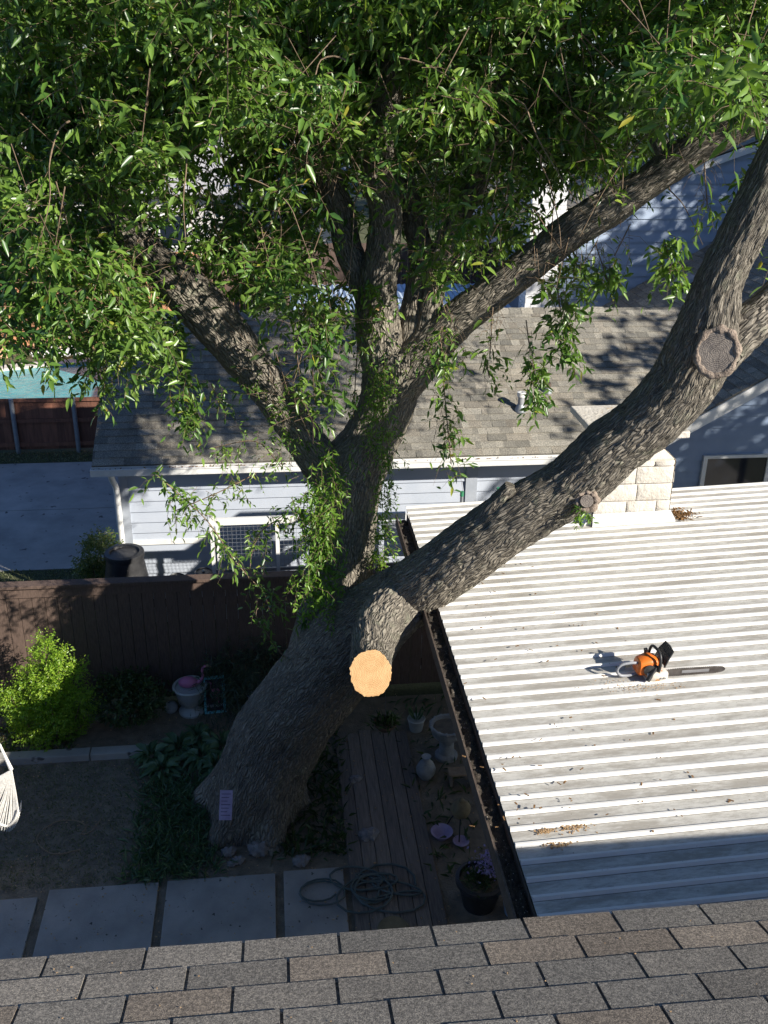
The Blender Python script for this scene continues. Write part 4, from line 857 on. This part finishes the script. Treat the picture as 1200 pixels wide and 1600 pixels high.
g_ = thing('gourd_stand', gz(718, 1300), 'dried round gourd on thin black hairpin legs', 'ornament'); b = MB(); b.ball((0, 0, .3), .1, 20, 14, .1, (1, 1, 1.05)); b.ball((0, 0, .41), .03, 10, 8); b.build('gourd', MT['gourd'], g_, smooth=True)
for k in range(3):
    a2 = 2.1*k+.3; b = MB(); b.tube([(.05*math.cos(a2), .05*math.sin(a2), .24), (.11*math.cos(a2), .11*math.sin(a2), .12), (.16*math.cos(a2), .16*math.sin(a2), 0)], .007, 6); b.build('leg', MT['saw_black'], g_)
pot('pink_bowl', 690, 1308, [(0, 0), (.06, 0), (.11, .07), (.115, .08), (.1, .075), (.05, .02)], MT['lilac'], 'shallow lilac bowl left of the gourd stand', 'bowl')
pot('saucer', 720, 1318, [(0, 0), (.05, 0), (.085, .035), (.08, .04), (.04, .012)], MT['lilac'], 'small lilac saucer below the gourd stand', 'saucer')
t_ = thing('plant_shelf', gz(722, 1225), 'low wooden plank shelf behind the gourd stand', 'shelf'); b = MB(); b.bb((-.16, -.07, .16), (.16, .07, .185)); b.build('plank', MT['woodpale'], t_, bevel=.004)
for sx in (-.13, .13): b = MB(); b.bb((sx-.015, -.05, 0), (sx+.015, .05, .159)); b.build('leg', MT['deck'], t_)
# hanging basket below the stump
p = at(602, 1128, 8.6); t_ = thing('hanging_basket', p, 'dark hanging wire basket plant on a thin wire below the fresh cut stump', 'basket'); b = MB(); b.lathe([(.0, -.1), (.08, -.08), (.13, -.01), (.135, .0), (.125, .0), (.11, -.02)], n=22); b.build('bowl', MT['terracotta'], t_, smooth=True)
n = 160; leaves('foliage', np.stack([rng.normal(0, .06, n), rng.normal(0, .06, n), np.zeros(n)], 1), rng.normal(size=(n, 3))*.7+np.array([0, 0, .9]), rng.uniform(.06, .16, n), np.full(n, .02), MT['bush'], t_, lod=0)
b = MB(); q = at(583, 1085, 6.5); b.tube([Vector((0, 0, .0)), Vector((0, 0, .2)), at(600, 960, 8.0)-p], .002, 4); b.build('wire', MT['galv'], t_)
# hose pile, lawn wire, stump slice, rocks
def coil(name, x, y, n, r0, mat, rad, label, cat, squash=.7, span=1.0, jitter=.7, z0=.04):
    p = gz(x, y); b = MB(); pts = []; ph = random.random()
    for k in range(n*14):
        t = k/14; a2 = t*6.283; rr = r0*(1+jitter*noise.noise(Vector((t*.83, 1.3, 0)))*2); cx_ = jitter*r0*3.2*noise.noise(Vector((t*.77, 5, 0))); cy_ = jitter*r0*2.2*noise.noise(Vector((t*.71, 9, 0)))
        pts.append((cx_+rr*math.cos(a2)*span, cy_+rr*math.sin(a2)*squash, z0+rad+.05*abs(noise.noise(Vector((t*1.1, 3, 1))))))
    b.tube(pts, rad, 7); o = b.build(name, mat, smooth=True); o.location = p; return tag(o, label, cat)
coil('garden_hose', 585, 1395, 9, .24, MT['hose'], .011, 'tangled grey green garden hose heaped beside the boardwalk', 'hose')
coil('garden_hose', 500, 1400, 2, .2, MT['hose'], .009, 'loose loop of thin dark cord lying flat on the last concrete slab', 'cord', jitter=.15)
p = gz(108, 1308); b = MB(); pts = [(-.28, -.1, .03), (-.3, .05, .03), (-.15, .2, .04), (.05, .2, .03), (.16, .1, .03), (.12, .0, .03), (.22, .02, .04), (.3, .2, .05)]
b.tube([tuple(q[:3]) for q in catmull([(.16, -.22, .03), (-.1, -.26, .03)]+pts, .03)], .006, 6); o = b.build('wire_loop', MT['woodpale'], smooth=True); o.location = p; tag(o, 'pale loop of stiff wire lying on the shaded lawn', 'wire')
p = gz(612, 1450); b = MB(); b.lathe([(0, 0), (.14, 0), (.145, .1), (.13, .12), (0, .121)], n=26); o = b.build('log_slice', MT['gourd'], smooth=True); o.location = p+Vector((0, -.1, 0)); tag(o, 'round cut log slice standing behind the shingle roof edge', 'log')
for (x, y, s, lab) in ((357, 1335, .07, 'pale rock nearest the trunk base left of the rock group'), (372, 1348, .06, 'small pale rock just below the trunk base'), (405, 1332, .11, 'largest pale rock in front of the trunk'), (362, 1352, .045, 'smallest pale stone in front of the trunk'), (555, 1222, .07, 'upright pale stone behind the trunk beside the boardwalk'), (575, 1310, .1, 'flat pale stone beside the boardwalk below the trunk'), (470, 1350, .08, 'grey flat stone on the soil right of the rock group')):
    ball_thing('garden_rock', x, y, s, MT['rock'], lab, 'rock', (1, .8, .6), .5)['group'] = 'garden rocks'
# hammock at the left edge
hk = gz(18, 1203, 1.0); hm = thing('hammock', (hk.x, hk.y, 0), 'white rope hammock chair hanging at the left edge of the photo', 'hammock')
L_ = lambda v: Vector(v)-Vector((hk.x, hk.y, 0))
post = (-3.55, 8.9, 2.3)
b = MB(); b.tube([L_(post), L_(at(0, 1165, hk.y+.1)), L_(hk)], [.012, .012, .02], 8); b.build('hanging_rope', MT['rope'], hm)
b = MB(); bot = [at(x, y, hk.y-.05) for x, y in ((-60, 1240), (-40, 1262), (-20, 1285), (0, 1296), (14, 1299), (24, 1290), (30, 1275))]
S_ = catmull([tuple(v) for v in bot], .012)
for k, s in enumerate(S_[::2]):
    e = Vector(s[:3]); mdp = hk.lerp(e, .5)+Vector((random.uniform(-.008, .008), .02, -.03)); b.tube([L_(hk), L_(mdp), L_(e)], .006, 5)
b.build('strands', MT['rope'], hm)
b = MB(); V = []; F = []; n = len(S_)
for j in range(6):
    for s in S_: q = Vector(s[:3]); V.append(L_(q)+Vector((0, .03*j, .07 if j in (0, 5) else .02 if j in (1, 4) else 0)))
for j in range(5):
    for i in range(n-1): F.append((j*n+i, j*n+i+1, (j+1)*n+i+1, (j+1)*n+i))
b.add(V, F); b.tube([L_(s[:3])+Vector((0, 0, .07)) for s in S_], .012, 6); b.build('seat_net', MT['rope'], hm, smooth=True)
pp_ = thing('hammock_post', (post[0], post[1], 0), 'timber post the hammock rope is tied to, left of the photo', 'post'); b = MB(); b.bb((-.05, -.05, 0), (.05, .05, 2.4)); b.build('post', MT['fence'], pp_)
#TREE
exec_tree = True
# ============================================================ THE BIG TREE
base = gz(440, 1275); tr = thing('ash_tree', (0, 0, 0), 'huge furrowed ash tree leaning over the garden with its limb across the metal roof', 'tree')
def fl_(p, d, th): return max(0, .75-p.z)**2*.24*max(0, .35+math.sin(th*5+1)+.5*math.sin(th*3)) if p.z < .75 else 0
trunk, St = limb('trunk', [(396, 1340, 8.3, 142), (398, 1268, 8.32, 134), (416, 1195, 8.32, 132), (448, 1128, 8.3, 134), (497, 1062, 8.22, 134), (545, 1006, 8.05, 130), (595, 955, 7.75, 106), (640, 922, 7.45, 92)], tr, flare=fl_, maxn=300)
limbA, SA = limb('limb', [(540, 1010, 8.1, 112), (600, 955, 7.75, 104), (668, 908, 7.35, 94), (732, 860, 7.15, 96), (807, 811, 7.0, 94), (893, 758, 6.9, 92), (955, 702, 6.8, 92), (1012, 660, 6.7, 92), (1068, 596, 6.6, 95), (1102, 525, 6.5, 92), (1124, 445, 6.4, 68), (1154, 380, 6.35, 64), (1188, 315, 6.3, 64), (1235, 220, 6.3, 62), (1310, 40, 6.3, 58), (1370, -120, 6.4, 50), (1430, -320, 6.6, 36)], tr)
limbA2, SA2 = limb('limb', [(1080, 585, 6.6, 50), (1120, 555, 6.55, 64), (1160, 518, 6.5, 60), (1215, 470, 6.5, 56), (1330, 350, 6.5, 52), (1450, 200, 6.6, 44), (1560, 60, 6.8, 30)], tr)
stemB, SB = limb('limb', [(488, 1085, 8.3, 84), (508, 1010, 8.42, 108), (526, 935, 8.55, 106), (535, 860, 8.65, 98), (542, 790, 8.72, 96), (552, 735, 8.8, 102), (577, 690, 8.85, 86), (602, 640, 8.88, 84), (612, 590, 8.9, 88), (614, 545, 8.9, 92)], tr)
limbC, SC = limb('limb', [(548, 800, 8.72, 50), (522, 752, 8.8, 62), (482, 697, 8.85, 60), (440, 634, 8.9, 60), (398, 580, 8.95, 62), (350, 518, 9.0, 70), (300, 464, 9.05, 70), (248, 415, 9.1, 58), (200, 365, 9.15, 50), (150, 300, 9.2, 46), (105, 215, 9.2, 44), (70, 110, 9.2, 42), (50, 0, 9.2, 38), (40, -130, 9.2, 30), (35, -260, 9.2, 20)], tr)
D1, SD1 = limb('limb', [(606, 585, 8.9, 70), (592, 520, 8.88, 66), (588, 460, 8.85, 60), (598, 395, 8.8, 52), (603, 330, 8.75, 48), (590, 270, 8.7, 44), (600, 180, 8.6, 40), (620, 80, 8.5, 36), (635, -40, 8.4, 30), (650, -200, 8.4, 18)], tr)
D1b, SD1b = limb('limb', [(588, 500, 8.9, 40), (568, 445, 8.95, 40), (545, 390, 9.0, 40), (532, 330, 9.05, 38), (510, 270, 9.1, 36), (482, 200, 9.15, 36), (470, 110, 9.2, 34), (478, 0, 9.2, 30), (470, -130, 9.2, 22)], tr)
D2, SD2 = limb('limb', [(635, 580, 8.92, 56), (648, 520, 8.98, 56), (655, 465, 9.05, 46), (660, 410, 9.1, 38), (648, 350, 9.2, 34), (640, 310, 9.25, 30), (620, 250, 9.3, 26), (600, 160, 9.4, 20)], tr)
E1, SE = limb('limb', [(605, 640, 8.85, 60), (632, 590, 8.85, 70), (668, 545, 8.82, 66), (715, 500, 8.75, 58), (780, 450, 8.65, 52), (840, 402, 8.55, 50), (900, 356, 8.4, 52), (955, 322, 8.3, 54), (1005, 290, 8.2, 46), (1050, 258, 8.1, 46), (1090, 230, 8.0, 46), (1140, 205, 7.9, 42), (1210, 165, 7.8, 42), (1300, 90, 7.8, 34), (1400, -40, 7.8, 22)], tr)
E2, SE2 = limb('limb', [(662, 540, 8.8, 34), (690, 400, 9.0, 32), (720, 330, 9.1, 34), (755, 260, 9.2, 32), (770, 160, 9.3, 28), (790, 40, 9.3, 22), (810, -90, 9.3, 14)], tr)
E3, SE3 = limb('limb', [(1045, 262, 8.1, 28), (1015, 180, 8.3, 24), (1000, 90, 8.4, 22), (985, 0, 8.5, 18), (980, -90, 8.5, 12)], tr, step=.04)
T4, ST4 = limb('limb', [(605, 80, 8.5, 26), (700, 75, 8.7, 26), (800, 55, 8.9, 24), (900, 40, 9.0, 22), (1050, 35, 9.1, 18), (1180, -10, 9.2, 12)], tr, step=.04)
# cut stub facing the camera, with its pale face
stub, SS = limb('limb', [(660, 915, 7.45, 72), (622, 948, 7.35, 86), (594, 985, 7.15, 82), (582, 1020, 6.85, 66), (579, 1042, 6.6, 61), (579, 1051, 6.42, 59)], tr, step=.018, seg=.018, lump=.02)
def cutface(name, x, y, Y, rpx, mat, parent, tilt=None, ecc=1.1, rough=.04, th=.012):
    p = at(x, y, Y); d = (Vector((0, 0, H))-p).normalized()
    if tilt is not None: d = (d+Vector(tilt)).normalized()
    a_ = d.cross(Vector((0, 0, 1))).normalized(); c_ = a_.cross(d); rr = rpx*(p-Vector((0, 0, H))).length/FPX; b = MB(p); n = 96; V = []
    for lv, (s, dz) in enumerate(((1.0, -th), (1.0, 0), (.985, .003), (.0, .004))):
        for k in range(n): t = 2*math.pi*k/n; q = rr*s*(1+rough*.5*noise.noise(Vector((math.cos(t)*2, math.sin(t)*2, x)))+rough*.45*noise.noise(Vector((math.cos(t)*9, math.sin(t)*9, x)))); V.append(p+a_*math.cos(t)*q+c_*math.sin(t)*q*ecc+d*dz)
    F = [(l*n+k, l*n+(k+1) % n, (l+1)*n+(k+1) % n, (l+1)*n+k) for l in range(3) for k in range(n)]; b.add(V, F)
    o = b.build(name, mat, parent); o.location = p; return o
o = cutface('cut_face', 579, 1052, 6.385, 32, MT['cutfresh'], tr, tilt=(-.05, -.1, .1), ecc=1.12, rough=.16); o['label'] = 'fresh pale orange cut face of the lopped branch'
# old wound with a bark collar
o = cutface('cut_face', 1120, 551, 6.17, 26, MT['cutold'], tr, tilt=(-.1, -.1, 0), ecc=1.2); o['label'] = 'old grey healed cut face high on the limb'
def collar(x, y, Y, rpx, wpx, ecc, tilt, lmp=.35):
    p = at(x, y, Y); d = (Vector((0, 0, H))-p).normalized(); d = (d+Vector(tilt)).normalized(); a_ = d.cross(Vector((0, 0, 1))).normalized(); c_ = a_.cross(d); rg = (p-Vector((0, 0, H))).length; rr = rpx*rg/FPX; wv = wpx*rg/FPX
    V = []; F = []; n, m_ = 72, 12; UV = []
    for i in range(n):
        t = 2*math.pi*i/n; R_ = rr*(1+.05*noise.noise(Vector((math.cos(t)*2, math.sin(t)*2, 5)))); ww = wv*(1+lmp*noise.noise(Vector((math.cos(t)*2.5, math.sin(t)*2.5, 1)))); dr = a_*math.cos(t)+c_*math.sin(t)*ecc
        for j in range(m_): s = 2*math.pi*j/m_; V.append(p+dr*R_+dr*ww*math.cos(s)+d*ww*(math.sin(s)*1.1-.55)+dr*ww*.06*noise.noise(Vector((i*.9, j*.7, 2)))); 
    for i in range(n):
        for j in range(m_): j2 = (j+1) % m_; i2 = (i+1) % n; F.append((i*m_+j, i*m_+j2, i2*m_+j2, i2*m_+j))
    b = MB(); b.add(V, F); o = b.build('bark_collar', mk('reddish_wound_bark', (.2, .15, .115), (.4, .32, .25), 26, .9, 1, 60, dist=.02), tr, smooth=True); return o
collar(1120, 551, 6.17, 28, 4.5, 1.2, (-.1, -.1, 0), 1.1); collar(917, 783, 6.62, 14, 5, 1.0, (-.1, -.2, 0), .8); o = cutface('cut_face', 917, 783, 6.60, 10, MT['cutold'], tr, tilt=(-.1, -.2, 0), ecc=1); o['label'] = 'small dark knot hole on the underside of the limb'
collar(590, 481, 8.62, 5, 3, 1.0, (0, 0, 0)); cutface('cut_face', 590, 481, 8.61, 4, MT['cutfresh'], tr)
br, SBr = limb('limb', [(752, 832, 7.05, 36), (772, 795, 7.0, 30), (800, 760, 6.95, 22)], tr, step=.02, seg=.014, amp=.02, lump=.15)
# --- twigs and leaves
LP, LD, LL = [], [], []; TW = []
def add_sprays(P, D, L, K, ll, droop=.5, rtw=.0028):
    pp, dd, l_, tw = sprays(P, D, L, K, ll, droop); LP.append(pp); LD.append(dd); LL.append(l_)
    TW.append((tw[0], tw[1], rtw, rtw*.75)); TW.append((tw[1], tw[2], rtw*.75, rtw*.4))
def blob(x, y, rx, ry, Ya, Yb, n, m_=12, ll=.1, cl=.22, droop=.2):
    """n leafy clumps scattered in a region of the crown, each of m_ sprays"""
    for _ in range(n):
        while True:
            u, v_ = rng.uniform(-1, 1, 2)
            if u*u+v_*v_ < 1: break
        Y = rng.uniform(Ya, Yb); c_ = np.array(at(x+u*rx, y+v_*ry, Y)); k = max(3, int(m_*rng.uniform(.6, 1.4)))
        dirc = rng.normal(size=3); dirc[2] = abs(dirc[2])*.3; P = c_+rng.normal(size=(k, 3))*cl*.55*np.array([1, 1, .8]); D = norm(rng.normal(size=(k, 3))*np.array([1, 1, .6])+norm(dirc)*.6+np.array([0, 0, -.1]))
        add_sprays(P, D, rng.uniform(.22, .42, k), 11, ll, droop)
        # a bough that carries the clump
        e = c_+np.array([rng.normal()*.25, rng.normal()*.25, .45]); TW.append((e[None], c_[None], .006, .003))
def vine(pts, n, ll=.08, spread=.09, L=.16, droop=.8, K=7, twig=True):
    n = int(n*1.35)
    J = [np.array(at(x, y, Y)) for x, y, Y in pts]; S = np.array(catmull(J, .04)); idx = rng.integers(0, len(S), n); P = S[idx]+rng.normal(size=(n, 3))*spread*.5; D = rng.normal(size=(n, 3))+np.array([0, -.5, .1])
    add_sprays(P, D, rng.uniform(.6, 1.3, n)*L, K, ll, droop, .0025)
    if twig: TW.append((S[:-1], S[1:], .006, .0055))
# dense crown
blob(600, -60, 760, 130, 7.3, 11.5, 190, 16)
blob(160, 90, 260, 140, 6.8, 11, 90, 16)
blob(520, 100, 220, 110, 7, 11, 60, 15)
blob(860, 90, 260, 130, 7.6, 11, 92, 15)
blob(1120, 120, 130, 90, 6.2, 8.5, 26, 14)
blob(90, 300, 190, 130, 7, 10.5, 64, 15)
blob(60, 460, 130, 100, 7.2, 10, 30, 14)
blob(190, 500, 70, 70, 7.4, 9.2, 13, 12)
blob(300, 160, 120, 80, 7.5, 10, 16, 12)
blob(300, 300, 90, 110, 8, 10.5, 10, 10)
blob(360, 420, 50, 50, 8.6, 10.5, 10, 11)
blob(440, 330, 90, 130, 7.8, 10.5, 38, 12)
blob(520, 200, 110, 110, 7.6, 10, 26, 12)
blob(700, 230, 120, 120, 7.6, 10.5, 34, 12)
blob(720, 370, 90, 60, 7.8, 9.6, 16, 11)
blob(930, 220, 110, 100, 7.6, 10.5, 24, 12)
blob(820, 260, 60, 80, 8.0, 10, 8, 10)
blob(470, 470, 60, 90, 7.9, 9.2, 13, 10)
blob(885, 410, 50, 50, 8.0, 8.8, 8, 8)
blob(470, 590, 50, 60, 8.3, 8.9, 8, 8)
# hanging shoots
vine([(690, 510, 8.3), (690, 560, 8.3), (697, 640, 8.25), (705, 725, 8.2)], 78, ll=.095); vine([(770, 480, 8.3), (765, 560, 8.3)], 30, ll=.095); vine([(760, 570, 8.3), (765, 590, 8.3)], 8)
vine([(822, 500, 8.1), (828, 548, 8.1)], 8); vine([(832, 560, 8.1), (840, 625, 8.1)], 24, ll=.09); vine([(870, 440, 8.2), (880, 520, 8.2), (885, 560, 8.2)], 42, ll=.095); vine([(930, 380, 8.1), (950, 440, 8.1)], 30, ll=.095); vine([(985, 350, 8.0), (960, 400, 8.0)], 10)
vine([(1040, 380, 7.9), (1052, 440, 7.9)], 22, ll=.1); vine([(1100, 250, 7.7), (1105, 320, 7.7)], 18); vine([(720, 540, 8.4), (730, 560, 8.4)], 8); vine([(660, 400, 8.6), (690, 470, 8.5), (700, 500, 8.4)], 24)
vine([(270, 520, 8.4), (290, 600, 8.35), (300, 665, 8.3)], 60, ll=.08); vine([(240, 560, 8.6), (235, 590, 8.6)], 7, ll=.06); vine([(330, 600, 8.6), (350, 640, 8.5)], 10, ll=.06); vine([(130, 540, 8.2), (165, 640, 8.1)], 16); vine([(190, 440, 8.2), (170, 560, 8.1)], 26)
vine([(330, 700, 8.5), (400, 690, 8.5), (440, 730, 8.5)], 18, ll=.06); vine([(560, 520, 8.9), (555, 600, 8.9), (550, 690, 8.9)], 22, ll=.055, spread=.12); vine([(470, 470, 8.7), (510, 620, 8.7)], 26)
# branch with sparse leaves across the pale wall
vine([(500, 975, 8.2), (420, 930, 8.35), (370, 880, 8.25), (320, 810, 8.2), (240, 738, 8.15)], 46, ll=.085, spread=.05, L=.2, K=6)
vine([(430, 940, 8.35), (400, 960, 8.25), (450, 1035, 8.15)], 13, ll=.06, spread=.02, L=.1, K=5); vine([(400, 740, 8.4), (340, 770, 8.3), (270, 800, 8.3)], 22, ll=.07, spread=.14, K=5); vine([(450, 800, 8.4), (400, 840, 8.35), (390, 890, 8.3)], 26, ll=.07, spread=.14, K=6)
add_sprays(np.array([at(1030, 240, 7.2)]), np.array([[1, 0, 0]]), np.array([.4]), 8, .12)
for k in range(26): p = np.array(at(1050+rng.uniform(0, 150), 70+rng.uniform(0, 110), 5.3+rng.uniform(0, .6))); add_sprays(p[None], np.array([[rng.normal(), rng.normal(), .1]]), np.array([.3]), 11, .125, .6)
# long bare hanging twigs
for k in range(34):
    x, y = rng.uniform(60, 1120), rng.uniform(20, 300); Y = rng.uniform(7.2, 8.6); p = np.array(at(x, y, Y)); q = [p]; d = np.array([rng.normal()*.5, rng.normal()*.3, rng.uniform(-.2, .5)])
    for j in range(5): d = d+np.array([rng.normal()*.25, rng.normal()*.15, -.32]); q.append(q[-1]+d*.16)
    S_ = np.array(catmull(q, .05)); r_ = np.linspace(.008, .003, len(S_)-1)[:, None]; TW.append((S_[:-1], S_[1:], r_, r_*.95))
for k in range(130):
    c_ = np.array([rng.uniform(3.5, 6.4), rng.uniform(6.7, 8.8), rng.uniform(7.0, 8.8)]); kk = 9; P = c_+rng.normal(size=(kk, 3))*.2; add_sprays(P, norm(rng.normal(size=(kk, 3))), rng.uniform(.25, .4, kk), 9, .11)
# the crown above and to the right of the picture: it throws the dappled shade
for k in range(150):
    c_ = np.array([rng.uniform(4.2, 7.1), rng.uniform(7.8, 10.4), rng.uniform(6.0, 9.8)])
    
    kk = 9; P = c_+rng.normal(size=(kk, 3))*.2; add_sprays(P, norm(rng.normal(size=(kk, 3))), rng.uniform(.25, .4, kk), 9, .11)
for k in range(330):
    c_ = np.array([rng.uniform(-3, 4.6), rng.uniform(4.8, 11), rng.uniform(8.9, 11)]); kk = 8; P = c_+rng.normal(size=(kk, 3))*.25; add_sprays(P, norm(rng.normal(size=(kk, 3))), rng.uniform(.25, .4, kk), 9, .11)
P = np.concatenate(LP); D = np.concatenate(LD); L = np.concatenate(LL)
def prune(P, S, lo, hi, psun, pcam, rad=.2, reach=2.4):
    """thin the foliage that would keep the sun (and the eye) off the bare limbs, as the tree itself does along its old wood"""
    keep = np.ones(len(P), bool); n = len(S); sd = np.array(SD); eye = np.array([0, 0, H])
    for k in range(int(lo*n), int(hi*n), 8):
        c_ = np.array(S[k][:3]); q = P-c_
        for dr, rc, pr, rr in ((sd, reach, psun, rad), ((eye-c_)/np.linalg.norm(eye-c_), 2.5, pcam, rad)):
            t = q@dr; d2 = np.einsum('ij,ij->i', q, q)-t*t; hit = (t > -.1) & (t < rc) & (d2 < rr*rr); keep &= ~(hit & (rng.random(len(P)) < pr))
    return keep
kp = np.ones(len(P), bool)
for S_l, lo, hi, ps, pc in ((SC, .04, .52, .62, .5), (SE, .12, .75, .5, .35), (SD1, .05, .6, .35, .2), (SD1b, .1, .5, .2, .15), (SD2, .0, .45, .3, .2), (SB, .5, 1, .4, .1), (SA, .55, .8, .5, .3)): kp &= prune(P, S_l, lo, hi, ps, pc)
P = P[kp]; D = D[kp]; L = L[kp]
cr = leaves('crown', P, D, L, L*rng.uniform(.3, .46, len(L)), MT['leaf'], tr, lod=1)
o = twigmesh('twigs', [(a, b_, ra, rb_) for a, b_, ra, rb_ in TW], .004, MT['twig'], cr); o['kind'] = 'stuff'
# sprouts on the stems
LP, LD, LL = [], [], []; TW = []
vine([(518, 700, 8.4), (510, 780, 8.2), (502, 860, 8.0), (500, 950, 7.85)], 190, ll=.06, spread=.17, L=.16, twig=False); vine([(478, 770, 8.3), (485, 850, 8.1), (482, 930, 8.0)], 90, ll=.05, spread=.16, L=.14, twig=False)
vine([(600, 690, 8.4), (602, 790, 8.35), (596, 880, 8.3)], 90, ll=.05, spread=.09, L=.13, twig=False); vine([(592, 560, 8.45), (592, 620, 8.4), (592, 700, 8.35)], 110, ll=.045, spread=.13, L=.12, twig=False); vine([(590, 480, 8.6), (570, 530, 8.6)], 16, ll=.06, L=.16, twig=False)
vine([(400, 600, 8.7), (460, 690, 8.65), (500, 740, 8.6)], 40, ll=.045, spread=.13, L=.1, twig=False); vine([(640, 560, 8.6), (690, 520, 8.5)], 12, ll=.05, twig=False); vine([(905, 805, 6.6), (912, 800, 6.6)], 7, ll=.05, spread=.04, L=.08, twig=False); vine([(560, 455, 8.6), (600, 450, 8.6)], 10, ll=.08, twig=False)
P = np.concatenate(LP); D = np.concatenate(LD); L = np.concatenate(LL)
sp = leaves('sprouts', P, D, L, L*rng.uniform(.3, .42, len(L)), MT['leaf2'], tr, lod=1)
o = twigmesh('twigs', [(a, b_, ra, rb_) for a, b_, ra, rb_ in TW], .003, MT['twig'], sp); o['kind'] = 'stuff'
# plaque on the trunk
p = at(353, 1258, 7.72); pl = thing('plaque', p, 'small lilac panel with faded writing fixed low on the tree trunk', 'plaque'); pl.rotation_euler = (math.radians(-38), 0, math.radians(-6))
b = MB(); b.bb((-.062, -.006, -.14), (.062, .006, .14)); b.build('panel', MT['lilac'], pl, bevel=.003)
b = MB(); 
for k in range(7): b.bb((-.045, -.0078, .1-k*.033), (.045-.015*(k % 3), -.0066, .108-k*.033))
b.build('writing', MT['lilacink'], pl)
# ============================================================ TREES AROUND
def bgtree(x, y, hgt, rad, label, n=260, K=10, ll=.22, mat='leafbg'):
    t_ = thing('tree', (x, y, 0), label, 'tree', 'trees around the gardens'); b = MB(); b.tube([(0, 0, 0), (.1, 0, hgt*.35), (.0, .1, hgt*.75)], [rad*.09, rad*.07, rad*.03], 12)
    for k in range(6): a_ = k*1.05; b.tube([(.05, 0, hgt*(.3+.05*k)), (math.cos(a_)*rad*.6, math.sin(a_)*rad*.6, hgt*(.55+.06*k))], [rad*.045, rad*.015], 8)
    b.build('trunk', MT['twig'], t_, smooth=True); P = []
    while len(P) < n:
        q = rng.normal(size=3); q = q/np.linalg.norm(q)*rng.uniform(.45, 1)
        if noise.noise(Vector(q*2.2)+Vector((x, y, 0))) < -.12: continue
        P.append((q[0]*rad, q[1]*rad, hgt*.66+q[2]*hgt*.36))
    P = np.array(P); P = (P[:, None]+rng.normal(size=(n, 5, 3))*rad*.09).reshape(-1, 3)
    pp, dd, l_, _ = sprays(P, rng.normal(size=P.shape), np.full(len(P), ll*3.2), K, ll, .3); leaves('crown', pp, dd, l_, l_*.5, MT[mat], t_, lod=0)
bgtree(15, 12.4, 11, 3.9, 'unseen tall tree added for wall shade, right of the photo beside the far shingled wing', 560)  # unseen tree, put here to shade the upper blue wall
bgtree(13.6, 7.4, 9.0, 3.2, 'unseen broad tree added just right of the photo that shades the blue walls', 320)  # out of view, added so the wing wall falls in shade
for (x, y, h_, r_, lab) in ((-16, 33, 7.5, 4, 'round tree beyond the orange fence at the far left'), (-9, 50, 9, 5, 'tall tree behind the pale far house on its left side'), (0, 54, 9.5, 5.5, 'tall tree directly behind the pale far house'), (7, 36, 8, 4.2, 'tree behind the blue awning and the tall house'), (10, 52, 9.5, 5.5, 'tree far behind the tall blue house'), (20, 45, 9, 5, 'tree on the right skyline behind the tall house'), (-22, 55, 9, 5.5, 'tree on the left skyline')):
    bgtree(x, y, h_, r_, lab, 200, ll=.32)
